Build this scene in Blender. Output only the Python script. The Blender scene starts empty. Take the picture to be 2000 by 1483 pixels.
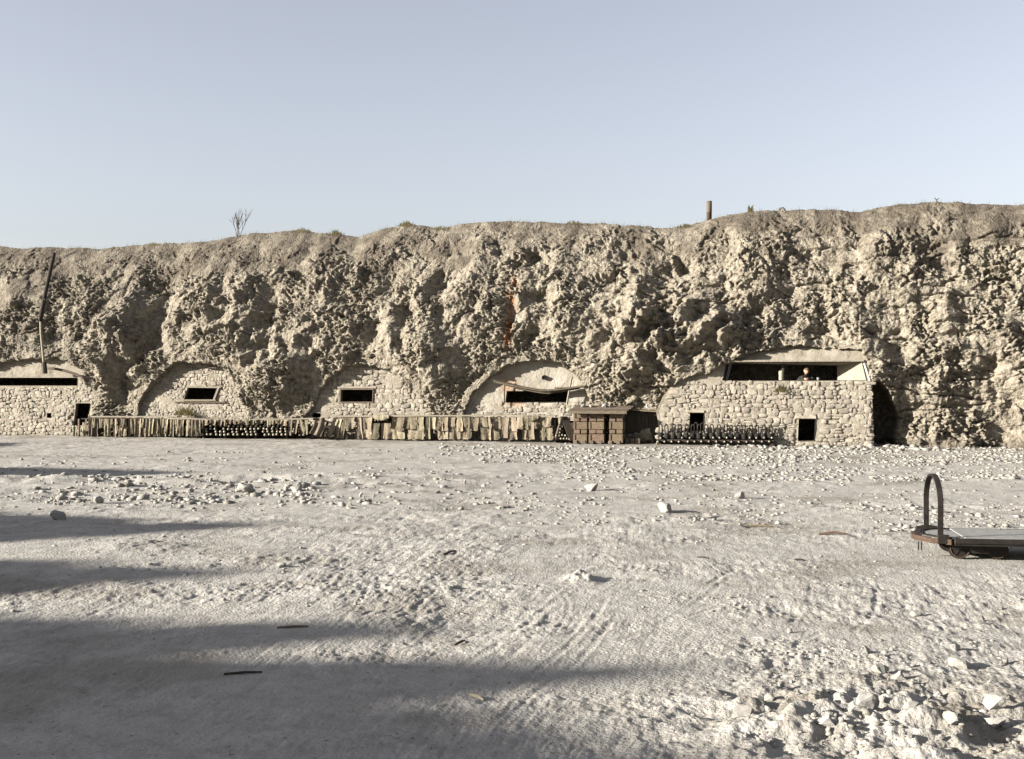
import bpy, bmesh, math, random
import numpy as np
from mathutils import Vector, Matrix, geometry
R = math.radians
random.seed(7); rng = np.random.default_rng(7)
scene = bpy.context.scene
COL = scene.collection

# ------------------------------------------------------------------ camera, sky, sun, exposure
CAM_H, FPX = 2.1, 2356.0                     # eye height; focal length in photo pixels (2000 wide)
cam = bpy.data.cameras.new('camera'); camo = bpy.data.objects.new('camera', cam); COL.objects.link(camo)
camo.location = (0, 0, CAM_H); camo.rotation_euler = (R(90), 0, 0)
cam.sensor_width = 36; cam.lens = 36*FPX/2000; cam.clip_end = 2000; cam.clip_start = 0.1
scene.camera = camo
SUN_EL, SUN_TRAVEL = R(16.0), R(14.0)         # sun height; direction its rays travel over the ground (from +X)
to_sun = Vector((-math.cos(SUN_TRAVEL)*math.cos(SUN_EL), -math.sin(SUN_TRAVEL)*math.cos(SUN_EL), math.sin(SUN_EL)))
sun = bpy.data.lights.new('sun', 'SUN'); suno = bpy.data.objects.new('sun', sun); COL.objects.link(suno)
sun.energy = 5.0; sun.angle = R(0.6); sun.color = (1.0, 0.95, 0.87)
suno.rotation_euler = to_sun.to_track_quat('Z', 'Y').to_euler(); suno.location = (-20, -3, 20)
world = bpy.data.worlds.new('World'); scene.world = world; world.use_nodes = True
wn = world.node_tree.nodes; wl = world.node_tree.links
bg = wn['Background']; bg.inputs['Strength'].default_value = 0.050
sky = wn.new('ShaderNodeTexSky'); sky.sky_type = 'NISHITA'; sky.sun_disc = False
sky.sun_elevation = SUN_EL; sky.sun_rotation = math.atan2(to_sun.x, to_sun.y)
sky.air_density = 1.0; sky.dust_density = 1.5; sky.ozone_density = 1.0; sky.altitude = 200
hs = wn.new('ShaderNodeHueSaturation'); hs.inputs['Saturation'].default_value = 0.44; hs.inputs['Value'].default_value = 1.0
tint = wn.new('ShaderNodeMix'); tint.data_type = 'RGBA'; tint.blend_type = 'MULTIPLY'; tint.inputs[0].default_value = 1
tint.inputs[7].default_value = (1.0, 0.97, 1.01, 1)
wl.new(sky.outputs[0], hs.inputs['Color']); wl.new(hs.outputs[0], tint.inputs[6]); wl.new(tint.outputs[2], bg.inputs['Color'])
scene.view_settings.view_transform = 'Standard'; scene.view_settings.look = 'None'
scene.view_settings.gamma = 1; scene.view_settings.use_curve_mapping = False
scene.view_settings.exposure = 2.03

# ------------------------------------------------------------------ the frame of the quarry wall
A = -math.atan(0.248)
U = np.array([math.cos(A), math.sin(A)]); N = np.array([math.sin(A), -math.cos(A)])   # along / out of the wall
P0 = np.array([0.0, 40.25])
def depth(px, o):
    k = (np.asarray(px, float)-1000)/FPX
    return (-(N@P0) - o)/(-(N[0]*k+N[1]))
def S(px, o=0.0):                            # distance along the wall of what stands at photo column px
    d = depth(px, o); k = (np.asarray(px, float)-1000)/FPX
    return (k*d-P0[0])*U[0] + (d-P0[1])*U[1]
def Z(px, py, o=0.0):
    return CAM_H + (741.5-np.asarray(py, float))/FPX*depth(px, o)
def SZ(px, py, o=0.0): return (float(S(px, o)), float(Z(px, py, o)))
def G(px, py, z=0.0):                        # ground point (X, Y) seen at a photo pixel
    d = FPX*(CAM_H-z)/(py-741.5); return ((px-1000)/FPX*d, d)
def wall_xy(s, o):
    p = P0[:, None] + U[:, None]*np.atleast_1d(s) + N[:, None]*np.atleast_1d(o) if np.ndim(s) else P0+U*s+N*o
    return p

# ------------------------------------------------------------------ noise
def _h(ix, iy, iz):
    n = (ix.astype(np.int64)*374761393 + iy.astype(np.int64)*668265263 + iz.astype(np.int64)*2147483647) & 0xffffffff
    n = ((n ^ (n >> 13))*1274126177) & 0xffffffff
    return ((n ^ (n >> 16)) & 0xffff)/65535.0
def perlin(x, y, seed=0):
    xi = np.floor(x); yi = np.floor(y); xf = x-xi; yf = y-yi
    u = xf*xf*xf*(xf*(xf*6-15)+10); v = yf*yf*yf*(yf*(yf*6-15)+10)
    sd = np.full(1, seed)
    def g(a, b):
        t = _h(xi+a, yi+b, sd)*2*np.pi
        return np.cos(t)*(xf-a)+np.sin(t)*(yf-b)
    return ((g(0,0)*(1-u)+g(1,0)*u)*(1-v)+(g(0,1)*(1-u)+g(1,1)*u)*v)*1.4
def fbm(x, y, octv=4, seed=0, gain=0.5):
    r = 0; a = 1
    for i in range(octv):
        r = r + a*perlin(x*2**i, y*2**i, seed+i*17); a *= gain
    return r
def worley(x, y, seed=0):
    xi = np.floor(x); yi = np.floor(y); f1 = np.full(x.shape, 9.0); f2 = f1.copy(); idv = np.zeros(x.shape)
    s1 = np.full(1, seed); s2 = np.full(1, seed+91); s3 = np.full(1, seed+57)
    for a in (-1, 0, 1):
        for b in (-1, 0, 1):
            cx = xi+a+_h(xi+a, yi+b, s1); cy = yi+b+_h(xi+a, yi+b, s2)
            d = np.hypot(cx-x, cy-y); c = _h(xi+a, yi+b, s3)
            n = d < f1; f2 = np.where(n, f1, np.minimum(f2, d)); f1 = np.where(n, d, f1); idv = np.where(n, c, idv)
    return f1, f2, idv
def shards(x, y, seed=0, tilt=1.0):           # broken faces: every cell is a flat facet with its own slope and height
    xi = np.floor(x); yi = np.floor(y); f1 = np.full(x.shape, 9.0); out = np.zeros(x.shape)
    s = [np.full(1, seed+k*13) for k in range(5)]
    for a in (-1, 0, 1):
        for b in (-1, 0, 1):
            X = xi+a; Y = yi+b; dx = x-X-_h(X, Y, s[0]); dy = y-Y-_h(X, Y, s[1]); d = np.hypot(dx, dy); n = d < f1
            v = (_h(X, Y, s[2])-.5)+tilt*((_h(X, Y, s[3])-.5)*dx+(_h(X, Y, s[4])-.5)*dy)*2
            out = np.where(n, v, out); f1 = np.where(n, d, f1)
    return out
def sstep(a, b, x):
    t = np.clip((x-a)/(b-a), 0, 1); return t*t*(3-2*t)
def poly_sd(x, y, poly):                     # signed distance, negative inside
    P = np.array(poly); d = np.full(x.shape, 1e9); ins = np.zeros(x.shape, bool)
    for i in range(len(P)):
        a = P[i]; b = P[(i+1) % len(P)]; e = b-a
        wx = x-a[0]; wy = y-a[1]; t = np.clip((wx*e[0]+wy*e[1])/(e@e+1e-12), 0, 1)
        d = np.minimum(d, np.hypot(wx-e[0]*t, wy-e[1]*t))
        c = ((a[1] > y) != (b[1] > y)); 
        with np.errstate(divide='ignore', invalid='ignore'):
            xx = (b[0]-a[0])*(y-a[1])/((b[1]-a[1]) if b[1] != a[1] else 1e-12)+a[0]
        ins ^= (c & (x < xx))
    return np.where(ins, -d, d)

# ------------------------------------------------------------------ object helpers
def tag(o, label=None, cat=None, group=None, kind=None):
    if label: o['label'] = label
    if cat: o['category'] = cat
    if group: o['group'] = group
    if kind: o['kind'] = kind
    return o
def link(name, data, parent=None, loc=None, rot=None, scale=None):
    o = bpy.data.objects.new(name, data); COL.objects.link(o)
    if parent is not None: o.parent = parent
    if loc is not None: o.location = loc
    if rot is not None: o.rotation_euler = rot
    if scale is not None: o.scale = scale
    return o
def mesh_np(name, verts, faces, mat=None, smooth=False, attr=None):
    me = bpy.data.meshes.new(name); verts = np.asarray(verts, np.float32); faces = np.asarray(faces, np.int32)
    me.vertices.add(len(verts)); me.vertices.foreach_set('co', verts.ravel())
    k = faces.shape[1]; me.loops.add(faces.size); me.loops.foreach_set('vertex_index', faces.ravel())
    me.polygons.add(len(faces)); me.polygons.foreach_set('loop_start', np.arange(0, faces.size, k, dtype=np.int32))
    if smooth: me.polygons.foreach_set('use_smooth', np.ones(len(faces), bool))
    if attr:
        for an, av in attr.items():
            at = me.attributes.new(an, 'FLOAT', 'POINT'); at.data.foreach_set('value', np.asarray(av, np.float32))
    me.update(calc_edges=True)
    if mat: me.materials.append(mat)
    return me
def grid_faces(nr, nc):
    i = np.arange(nr-1)[:, None]*nc + np.arange(nc-1)[None, :]
    return np.stack([i, i+1, i+nc+1, i+nc], -1).reshape(-1, 4)
def wall_empty(name, s, o=0.0, z=0.0, rot=0.0):
    p = wall_xy(s, o); return link(name, None, loc=(p[0], p[1], z), rot=(0, 0, A+rot))

class MB:                                    # collects simple solids into one mesh
    def __init__(self): self.bm = bmesh.new()
    def box(self, c, size, rot=(0,0,0), jit=0.0, bev=0.0):
        from mathutils import Euler
        m = Matrix.Translation(c) @ Euler(rot).to_matrix().to_4x4() @ Matrix.Diagonal((*size, 1))
        r = bmesh.ops.create_cube(self.bm, size=1, matrix=m)
        if jit:
            for v in r['verts']: v.co += Vector([random.uniform(-jit, jit) for _ in range(3)])
        if bev:
            es = list({e for v in r['verts'] for e in v.link_edges})
            bmesh.ops.bevel(self.bm, geom=es, offset=bev, segments=1, affect='EDGES')
        return self
    def tube(self, pts, rad, n=8, cap=True):
        pts = [Vector(p) for p in pts]; rads = rad if isinstance(rad, (list, tuple)) else [rad]*len(pts)
        rings = []; up = None
        for i, p in enumerate(pts):
            t = (pts[min(i+1, len(pts)-1)]-pts[max(i-1, 0)]).normalized()
            if up is None: up = t.orthogonal().normalized()
            up = (up - t*up.dot(t)).normalized(); sd = t.cross(up)
            rings.append([self.bm.verts.new(p+(up*math.cos(2*math.pi*j/n)+sd*math.sin(2*math.pi*j/n))*rads[i]) for j in range(n)])
        for a, b in zip(rings, rings[1:]):
            for j in range(n): self.bm.faces.new((a[j], a[(j+1) % n], b[(j+1) % n], b[j]))
        if cap: self.bm.faces.new(rings[0][::-1]); self.bm.faces.new(rings[-1])
        return self
    def ribbon(self, pts, side, w, t):       # flat bar along pts; side = width direction
        pts = [Vector(p) for p in pts]; side = Vector(side).normalized(); rings = []
        for i, p in enumerate(pts):
            tg = (pts[min(i+1, len(pts)-1)]-pts[max(i-1, 0)]).normalized(); nn = tg.cross(side).normalized()
            rings.append([self.bm.verts.new(p+side*a*w/2+nn*b*t/2) for a, b in ((-1,-1),(1,-1),(1,1),(-1,1))])
        for a, b in zip(rings, rings[1:]):
            for j in range(4): self.bm.faces.new((a[j], a[(j+1) % 4], b[(j+1) % 4], b[j]))
        self.bm.faces.new(rings[0][::-1]); self.bm.faces.new(rings[-1]); return self
    def lathe(self, prof, M=None, n=12):     # prof: (radius, height) pairs, closed at radius 0
        M = M or Matrix.Identity(4); rings = []
        for r, h in prof:
            if r < 1e-5: rings.append([self.bm.verts.new(M @ Vector((0, 0, h)))])
            else: rings.append([self.bm.verts.new(M @ Vector((r*math.cos(2*math.pi*j/n), r*math.sin(2*math.pi*j/n), h))) for j in range(n)])
        for a, b in zip(rings, rings[1:]):
            for j in range(n):
                q = [a[j % len(a)], a[(j+1) % len(a)], b[(j+1) % len(b)], b[j % len(b)]]
                u = []
                for v in q:
                    if v not in u: u.append(v)
                if len(u) > 2: self.bm.faces.new(u)
        return self
    def mesh(self, name, mat, smooth=False):
        bmesh.ops.recalc_face_normals(self.bm, faces=self.bm.faces)
        me = bpy.data.meshes.new(name); self.bm.to_mesh(me); self.bm.free()
        if mat: me.materials.append(mat)
        if smooth:
            for p in me.polygons: p.use_smooth = True
        return me
    def build(self, name, mat, parent=None, smooth=False, **kw): return link(name, self.mesh(name, mat, smooth), parent, **kw)

# ------------------------------------------------------------------ materials
def mat(name, cols, scale=4.0, rough=0.9, bump=0.3, bscale=30.0, metal=0.0, rand=0.0, detail=6, stretch=(1,1,1), bdist=0.02, spec=0.2):
    m = bpy.data.materials.new(name); m.use_nodes = True; nt = m.node_tree; n = nt.nodes; l = nt.links
    b = n['Principled BSDF']; b.inputs['Roughness'].default_value = rough; b.inputs['Metallic'].default_value = metal
    b.inputs['Specular IOR Level'].default_value = spec
    tc = n.new('ShaderNodeTexCoord'); mp = n.new('ShaderNodeMapping'); mp.inputs['Scale'].default_value = stretch
    l.new(tc.outputs['Object'], mp.inputs['Vector'])
    no = n.new('ShaderNodeTexNoise'); no.inputs['Scale'].default_value = scale; no.inputs['Detail'].default_value = detail
    no.inputs['Roughness'].default_value = 0.65; l.new(mp.outputs[0], no.inputs['Vector'])
    cr = n.new('ShaderNodeValToRGB'); el = cr.color_ramp.elements
    k = len(cols)
    for i, c in enumerate(cols):
        p = 0.3+0.4*i/max(1, k-1)
        e = el[i] if i < 2 else el.new(p)
        e.position = p; e.color = (c[0]*.8, c[1]*.8, c[2]*.8, 1)
    l.new(no.outputs['Fac'], cr.inputs[0]); out = cr.outputs[0]
    if rand:
        oi = n.new('ShaderNodeObjectInfo'); h = n.new('ShaderNodeHueSaturation')
        mr = n.new('ShaderNodeMapRange'); mr.inputs['To Min'].default_value = 1-rand; mr.inputs['To Max'].default_value = 1+rand
        l.new(oi.outputs['Random'], mr.inputs['Value']); l.new(mr.outputs[0], h.inputs['Value'])
        mr2 = n.new('ShaderNodeMapRange'); mr2.inputs['To Min'].default_value = 0.5-0.02; mr2.inputs['To Max'].default_value = 0.5+0.015
        mm = n.new('ShaderNodeMath'); mm.operation = 'FRACT'; mx = n.new('ShaderNodeMath'); mx.operation = 'MULTIPLY'; mx.inputs[1].default_value = 7.3
        l.new(oi.outputs['Random'], mx.inputs[0]); l.new(mx.outputs[0], mm.inputs[0]); l.new(mm.outputs[0], mr2.inputs['Value'])
        l.new(mr2.outputs[0], h.inputs['Hue']); l.new(out, h.inputs['Color']); out = h.outputs[0]
    l.new(out, b.inputs['Base Color'])
    bn = n.new('ShaderNodeTexNoise'); bn.inputs['Scale'].default_value = bscale; bn.inputs['Detail'].default_value = 5
    l.new(mp.outputs[0], bn.inputs['Vector'])
    bu = n.new('ShaderNodeBump'); bu.inputs['Strength'].default_value = bump; bu.inputs['Distance'].default_value = bdist
    l.new(bn.outputs['Fac'], bu.inputs['Height']); l.new(bu.outputs[0], b.inputs['Normal'])
    m['out'] = 1
    return m
def mixnode(nt, a, b, fac, blend='MIX'):
    m = nt.nodes.new('ShaderNodeMix'); m.data_type = 'RGBA'; m.blend_type = blend
    for i, v in ((6, a), (7, b), (0, fac)):
        if isinstance(v, (tuple, list)): m.inputs[i].default_value = (*v, 1)
        elif isinstance(v, (float, int)): m.inputs[i].default_value = v
        else: nt.links.new(v, m.inputs[i])
    return m.outputs[2]

def base_color_source(m):
    return m.node_tree.nodes['Principled BSDF'].inputs['Base Color'].links[0].from_socket
def set_base(m, sock): m.node_tree.links.new(sock, m.node_tree.nodes['Principled BSDF'].inputs['Base Color'])
def attr_fac(m, name):
    a = m.node_tree.nodes.new('ShaderNodeAttribute'); a.attribute_name = name; return a.outputs['Fac']

M = {}
M['rock'] = mat('quarry_rock', [(.10,.083,.060), (.215,.187,.142), (.33,.295,.235)], scale=5.5, bump=1.0, bscale=18, bdist=.07, detail=10)
c = mixnode(M['rock'].node_tree, base_color_source(M['rock']), (.060,.048,.035), attr_fac(M['rock'], 'soil'))
c = mixnode(M['rock'].node_tree, c, (.20,.085,.035), attr_fac(M['rock'], 'rust'))
set_base(M['rock'], c)
M['ground'] = mat('chalk_ground', [(.235,.216,.186), (.335,.314,.278), (.42,.402,.366)], scale=3.2, bump=.8, bscale=40, bdist=.025, detail=14)
c = mixnode(M['ground'].node_tree, base_color_source(M['ground']), (.125,.108,.082), attr_fac(M['ground'], 'soil'))
set_base(M['ground'], c)
gn = [n for n in M['ground'].node_tree.nodes if n.type == 'TEX_NOISE'][0]; gn.inputs['Roughness'].default_value = .78
M['stone'] = mat('limestone_block', [(.19,.165,.125), (.27,.24,.19), (.35,.325,.27)], scale=5, bump=.6, bscale=25, rand=.22)
M['loose'] = mat('loose_chalk_stone', [(.21,.195,.165), (.29,.275,.245), (.36,.345,.32)], scale=7, bump=.5, bscale=30, rand=.12)
M['rubble'] = mat('rubble_stone', [(.16,.145,.115), (.245,.23,.20), (.34,.325,.30)], scale=1.7, bump=.5, bscale=30)
M['mortar'] = mat('lime_mortar', [(.18,.155,.115), (.24,.212,.165), (.285,.255,.205)], scale=3, bump=.8, bscale=22, bdist=.03)
M['plaster'] = mat('rough_plaster', [(.22,.195,.15), (.29,.262,.212), (.345,.315,.265)], scale=2.2, bump=.8, bscale=16, bdist=.03)
M['whitewash'] = mat('pale_render', [(.38,.365,.33), (.46,.45,.42)], scale=2.5, bump=.4, bscale=16)
M['wood'] = mat('weathered_wood', [(.06,.045,.03), (.12,.095,.068), (.18,.145,.105)], scale=9, stretch=(1,8,8), bump=.5, bscale=16, rand=.25)
M['pale_wood'] = mat('pale_board', [(.19,.16,.115), (.28,.245,.19)], scale=8, stretch=(1,8,8), bump=.4, bscale=16, rand=.15)
M['crate'] = mat('crate_wood', [(.075,.054,.034), (.135,.10,.065), (.19,.145,.10)], scale=9, stretch=(1,6,6), bump=.5, bscale=16, rand=.10)
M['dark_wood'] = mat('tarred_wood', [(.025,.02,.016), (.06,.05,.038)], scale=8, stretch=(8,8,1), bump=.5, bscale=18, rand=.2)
M['canvas'] = mat('hanging_canvas', [(.085,.068,.042), (.185,.155,.105), (.28,.245,.175)], scale=6, stretch=(5,5,1), bump=.5, bscale=30, rand=.45)
M['iron'] = mat('black_iron', [(.012,.011,.010), (.035,.028,.022)], scale=12, rough=.6, metal=.3, bump=.2)
M['rust'] = mat('rusty_iron', [(.04,.026,.018), (.085,.055,.036)], scale=14, rough=.9, bump=.4)
M['shell'] = mat('dark_shell_paint', [(.012,.012,.010), (.03,.028,.022)], scale=10, rough=.85, bump=.15, rand=.3, spec=.1)
M['fuze'] = mat('pale_fuze', [(.20,.18,.13), (.33,.30,.23)], scale=10, rough=.5, bump=.1, rand=.2)
M['steel'] = mat('worn_steel', [(.17,.165,.155), (.27,.265,.25)], scale=8, rough=.75, metal=0, bump=.15)
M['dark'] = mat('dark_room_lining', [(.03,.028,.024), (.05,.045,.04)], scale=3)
M['cloth'] = mat('dark_jacket_cloth', [(.016,.015,.014), (.032,.030,.027)], scale=12, bump=.3)
M['skin'] = mat('skin', [(.36,.20,.14), (.46,.27,.19)], scale=12, rough=.6, bump=.05)
M['hair'] = mat('hair', [(.10,.065,.04), (.17,.115,.07)], scale=40, bump=.5)
M['twig'] = mat('dry_twig', [(.07,.055,.04), (.13,.10,.07)], scale=20)
M['grass'] = mat('dry_grass', [(.10,.085,.04), (.20,.17,.085)], scale=3)
M['weed'] = mat('green_brown_weed', [(.075,.07,.03), (.16,.125,.05)], scale=3)

# ------------------------------------------------------------------ outlines in the photo, turned into metres on the wall
def outline(pts, o): return [SZ(x, y, o) for x, y in pts]
WO = -.85                                   # how far the infill walls stand behind the front line
left_px  = [(-60,862),(-60,735),(0,712),(60,704),(115,704),(150,716),(178,742),(182,770),(178,800),(172,835),(168,862)]
two_px   = [(268,862),(272,805),(285,770),(308,742),(330,716),(352,711),(400,714),(432,720),(452,738),(466,762),(474,790),(480,815),(482,862)]
three_px = [(592,862),(598,815),(618,795),(628,762),(646,738),(676,719),(720,714),(748,722),(775,740),(800,762),(830,785),(845,812),(850,862)]
four_px  = [(902,862),(908,802),(926,766),(960,735),(998,712),(1052,704),(1092,712),(1120,736),(1142,760),(1152,790),(1156,862)]
build_px = [(1280,869),(1285,835),(1293,803),(1306,775),(1326,752),(1350,739),(1385,734),(1422,712),(1475,694),(1530,682),(1600,682),(1685,690),(1693,712),(1701,744),(1705,800),(1707,872)]
nich_px  = [(1690,862),(1690,752),(1712,750),(1730,765),(1742,790),(1752,815),(1748,835),(1728,862)]
WALLS = {'left':(left_px, WO), 'two':(two_px, WO), 'three':(three_px, WO), 'four':(four_px, WO), 'build':(build_px, -.35)}

# ------------------------------------------------------------------ the cliff
RIM = [(-400,500),(-200,495),(0,486),(65,485),(200,487),(260,481),(330,474),(400,475),(440,465),(520,456),(600,450),(650,457),(700,463),(740,450),(790,440),(860,446),(900,437),(960,433),(1060,432),(1110,437),(1180,437),(1240,440),(1290,447),(1340,440),(1410,425),(1500,412),(1560,408),(1640,412),(1670,416),(1750,402),(1830,394),(1920,398),(1960,401),(2100,398),(2400,405)]
RIM_O = -3.7
BO = -.05
def BOFF(z):                                 # face of the blockhouse: battered, leaning well back above the slot
    return BO-.10*np.maximum(z, 0)-.75*np.maximum(np.asarray(z)-2.68, 0)
def cliff():
    s_in = np.linspace(-21.5, 18.5, 1150)
    s_l = -21.5-np.cumsum(np.geomspace(.036, 1.6, 120))[::-1]; s_r = 18.5+np.cumsum(np.geomspace(.036, 1.6, 120))
    s = np.concatenate([s_l, s_in, s_r])
    nv = 400
    v = np.linspace(0, 1, nv)
    back = np.cumsum(np.geomspace(.05, 9, 40))
    rs = np.array([S(x, RIM_O) for x, y in RIM]); rz = np.array([Z(x, y, RIM_O) for x, y in RIM])
    H = np.interp(s, rs, rz)
    H = H + .05*fbm(s/1.1, s*0+3.3, 4, 5)
    rows = nv+len(back)
    SS = np.broadcast_to(s, (rows, len(s))).copy()
    V = np.concatenate([v, np.ones(len(back))])[:, None]
    BK = np.concatenate([np.zeros(nv), back])[:, None]
    Zb = -0.25+(H[None, :]+.25)*V - BK*0.03
    ob = np.interp(V.ravel(), [0,.04,.15,.34,.5,.68,.84,.93,1.0], [-.55,-.75,-.75,-.45,-.85,-1.5,-2.3,-2.95,RIM_O])[:, None]
    O = np.broadcast_to(ob, SS.shape) - BK
    T = np.concatenate([v*8.5, 8.5+back])[:, None]*np.ones_like(SS)      # arc length
    phi = np.interp(V.ravel(), [0,.7,.9,1], [0,R(18),R(40),R(75)])[:, None]
    rimfade = np.interp(V.ravel(), [0,.8,.95,1], [1,1,.45,.18])[:, None]
    w1 = fbm(SS/3.2, T/3.5, 3, 11)
    col = .75*fbm(SS/1.7+.35*w1+.12*T, T/6.5, 2, 23)+.25*fbm(SS/.7+.5*w1, T/3.5, 2, 27)
    wx = SS+.18*fbm(SS*1.4, T*1.4, 3, 31); wy = T+.18*fbm(SS*1.4+9, T*1.4, 3, 37)
    f1, f2, c1 = worley(wx/.95, wy/.8, 3)
    g1, g2, c2 = worley(wx/.34, wy/.30, 5)
    h1, h2, c3 = worley(wx/.15, wy/.14, 8)
    k1, _, c4 = worley(wx/.075, wy/.07, 12)
    gul = np.interp(V.ravel(), [0,.1,.35,.7,.85,1], [.8,1,1,.8,.35,.1])[:, None]
    rimd0 = H[None, :]-Zb
    band = sstep(2.1, .9, rimd0+1.2*fbm(SS/1.6, T/1.1, 4, 61)+.75*sstep(-5, 1, SS)-.55*sstep(5, 8, SS))*np.ones_like(SS)
    rough = .28+.68*sstep(-.30, .40, fbm(SS/1.8, T/1.5, 4, 71))
    rough = rough*(1-.55*band)
    ax = wx+.25*wy; ay = wy-.15*wx
    D = .30*w1*rimfade+.50*col*gul+rimfade*(.12*(.6-f1)+.08*(c1-.5)) - .16*(1-rimfade*0)*rimfade*sstep(.10, .0, np.abs(fbm(SS/3.5, Zb/.9+.12*SS, 3, 91)))*sstep(-2, 6, SS)
    DH = rimfade*(.10*(.6-f1)+.06*(c1-.5)) + np.minimum(1, rimfade+.2)*rough*(.14*shards(ax/.62, ay/.5, 3, .9)+.12*shards(ax/.27, ay/.23, 5, 1.1)+.04*(.6-h1)+.11*shards(wx/.125, wy/.11, 9, 1.1)+.08*shards(wx/.06, wy/.055, 15, 1)+.05*fbm(SS*9, T*9, 2, 77))
    D = D+DH
    # ledges, bulges and hollows seen in the photo: (px, py, rx, ry, metres out)
    spots = [(535,715,48,62,.42),(470,650,50,45,.25),(858,715,40,60,.22),(955,640,50,36,.2),(1262,690,55,60,.6),(1345,650,85,45,.85),(1440,655,60,28,.75),(1240,600,70,50,.3),
             (205,700,30,60,.4),(235,620,45,30,.35),(640,650,60,30,.3),(640,560,70,40,.25),(395,600,60,30,.3),(1000,620,40,60,-.15),
             (250,700,22,40,-.7),(262,760,18,44,-.5),(235,770,20,30,-.4),(285,700,14,22,-.6),(300,668,18,26,-.45),(158,640,26,14,-.5),(112,667,32,14,-.4),(427,612,18,14,-.45),(525,600,10,18,-.4),(287,486,26,9,-.15),
             (1024,484,16,14,-0.64),(1206,486,24,18,-0.72),(1325,512,22,16,-0.96),(856,545,24,20,-0.72),(786,606,14,26,-.45),(730,640,14,26,-.4),(1058,577,24,12,-.5),(1181,549,20,14,-.5),
             (1040,668,24,34,-0.80),(912,607,14,12,-.4),(1372,638,24,26,-0.80),(1470,632,22,22,-0.72),(1907,580,30,10,-.3),(1592,648,24,6,-.35),(1715,651,36,6,-.3),(1795,662,24,7,-.35),(1745,690,14,22,-.4),(1860,660,26,10,-.35),(1690,470,26,8,-.35),(1750,452,16,7,-.3),(1930,720,22,30,-.7),(1850,700,30,12,-.3),
             (866,475,22,18,-.3),(1600,700,6,8,-.2),(655,480,30,8,-.15),(580,540,20,14,-.2),(470,740,12,12,-.35),(995,610,8,70,-.25),(1100,620,25,40,.25)]
    for (x, y, rx, ry, a) in spots:
        o = -1.0; cs, cz = SZ(x, y, o); q = depth(x, o)/FPX
        e = ((SS-cs)/(rx*q))**2+((Zb-cz)/(ry*q))**2
        D += (a*.62 if a < 0 else a)*np.exp(-np.maximum(0, e*.8+.9*fbm(SS*1.7, T*1.7, 3, 41)*(e < 9))**1.1)*np.where(BK > 0, 0, 1)
    Oo = O + D*np.cos(phi); Zz = Zb + D*np.sin(phi)*.8
    foot = sstep(.8, 0, Zb)*(V < .99)
    Oo = Oo + foot*.18
    # mouths of the old workings, closed by the masonry
    jx = .08*fbm(SS*1.3, T*1.3, 3, 51)+.09*(.5-g1)+.05*(.5-h1)
    for nm, (px, wo) in WALLS.items():
        P = outline(px, wo); P[0] = (P[0][0], -1); P[-1] = (P[-1][0], -1)
        m = (SS > P[0][0]-3) & (SS < max(p[0] for p in P)+2) & (BK == 0)
        sd = poly_sd(SS[m], Zb[m], P)+jx[m]
        t = sstep(.07, -.07, sd)
        tgt = wo-2.4
        cur = Oo[m]
        edge = sstep(1.3, 0.25, np.maximum(sd, 0)*np.where(SS[m] > P[0][0]+1.5, 1.4, 1))   # the lip stands proud of the masonry on every side
        if nm != 'build':
            xs = (SS[m]-min(p[0] for p in P))/(max(p[0] for p in P)-min(p[0] for p in P))
            lip = wo+np.interp(xs, [-.3, 0, .35, .8, 1], [.12, .02, .08, .10, .07])+.06*np.maximum(Zb[m]-1.8, 0)
            cur = cur*(1-edge*.88)+edge*.88*(lip+.1*D[m]+.8*DH[m]-.03)
            cur = np.where(sd < .3, np.maximum(cur, wo+.04), cur)
        else:
            right = SS[m] > S(1680, 0)
            bo = BOFF(Zb[m])
            e2 = sstep(1.6, .2, np.maximum(sd, 0))*.75
            tg = np.where(Zb[m] > 1.9, bo+.22, -.45)
            cur = np.where(right, np.where(Zb[m] > 2.0, np.where(sd < .3, np.maximum(cur, bo+.05), cur), np.where(sd < .2, np.minimum(cur, -.9), cur)), cur*(1-e2)+e2*(tg+.3*D[m]+.7*DH[m]-.05))
        Oo[m] = cur*(1-t)+tgt*t
    P = outline(nich_px, -1.2); P[0] = (P[0][0], -1); P[-1] = (P[-1][0], -1)
    m = (SS > P[0][0]-1) & (SS < P[0][0]+3) & (BK == 0)
    sd = poly_sd(SS[m], Zb[m], P)+jx[m]*.6; t = sstep(.08, -.08, sd)
    Oo[m] = np.minimum(Oo[m], Oo[m]*(1-t)+(-2.3+DH[m])*t)
    X = P0[0]+U[0]*SS+N[0]*Oo; Y = P0[1]+U[1]*SS+N[1]*Oo
    # earth on the upper slope
    pyl = 741.5-(Zz-CAM_H)*FPX/np.maximum(Y, 5)
    rimd = (H[None, :]-Zz)
    soil = band*(.55+.45*sstep(-.35, .25, fbm(SS/.9, T/.7, 3, 64)))
    leftd = sstep(-11, -19, SS)*sstep(1.5, 4.5, Zz)
    soil = np.clip(np.maximum(soil, leftd*.75*sstep(-.3, .4, fbm(SS/1.2, T, 4, 66))), 0, 1)
    for (x, y, rx, ry, a) in [(574,540,45,22,.8),(800,540,60,14,.6),(1780,500,110,40,.7),(1530,455,60,20,.5),(1120,455,60,14,.5),(287,490,60,16,.7),(1640,430,60,20,.5),(1240,500,22,22,.7)]:
        cs, cz = SZ(x, y, -2.2); q = depth(x, -2.2)/FPX
        e = ((SS-cs)/(rx*q))**2+((Zz-cz)/(ry*q))**2
        soil = np.maximum(soil, a*np.exp(-e)*sstep(-.5, .3, fbm(SS*2, T*2, 3, 69)))
    soil = soil*(.8+.2*sstep(.4, .1, g1))
    soil = np.maximum(soil, sstep(.45, 0, Zz)*.6)
    cs, cz = SZ(993, 612, -.9)
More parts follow.
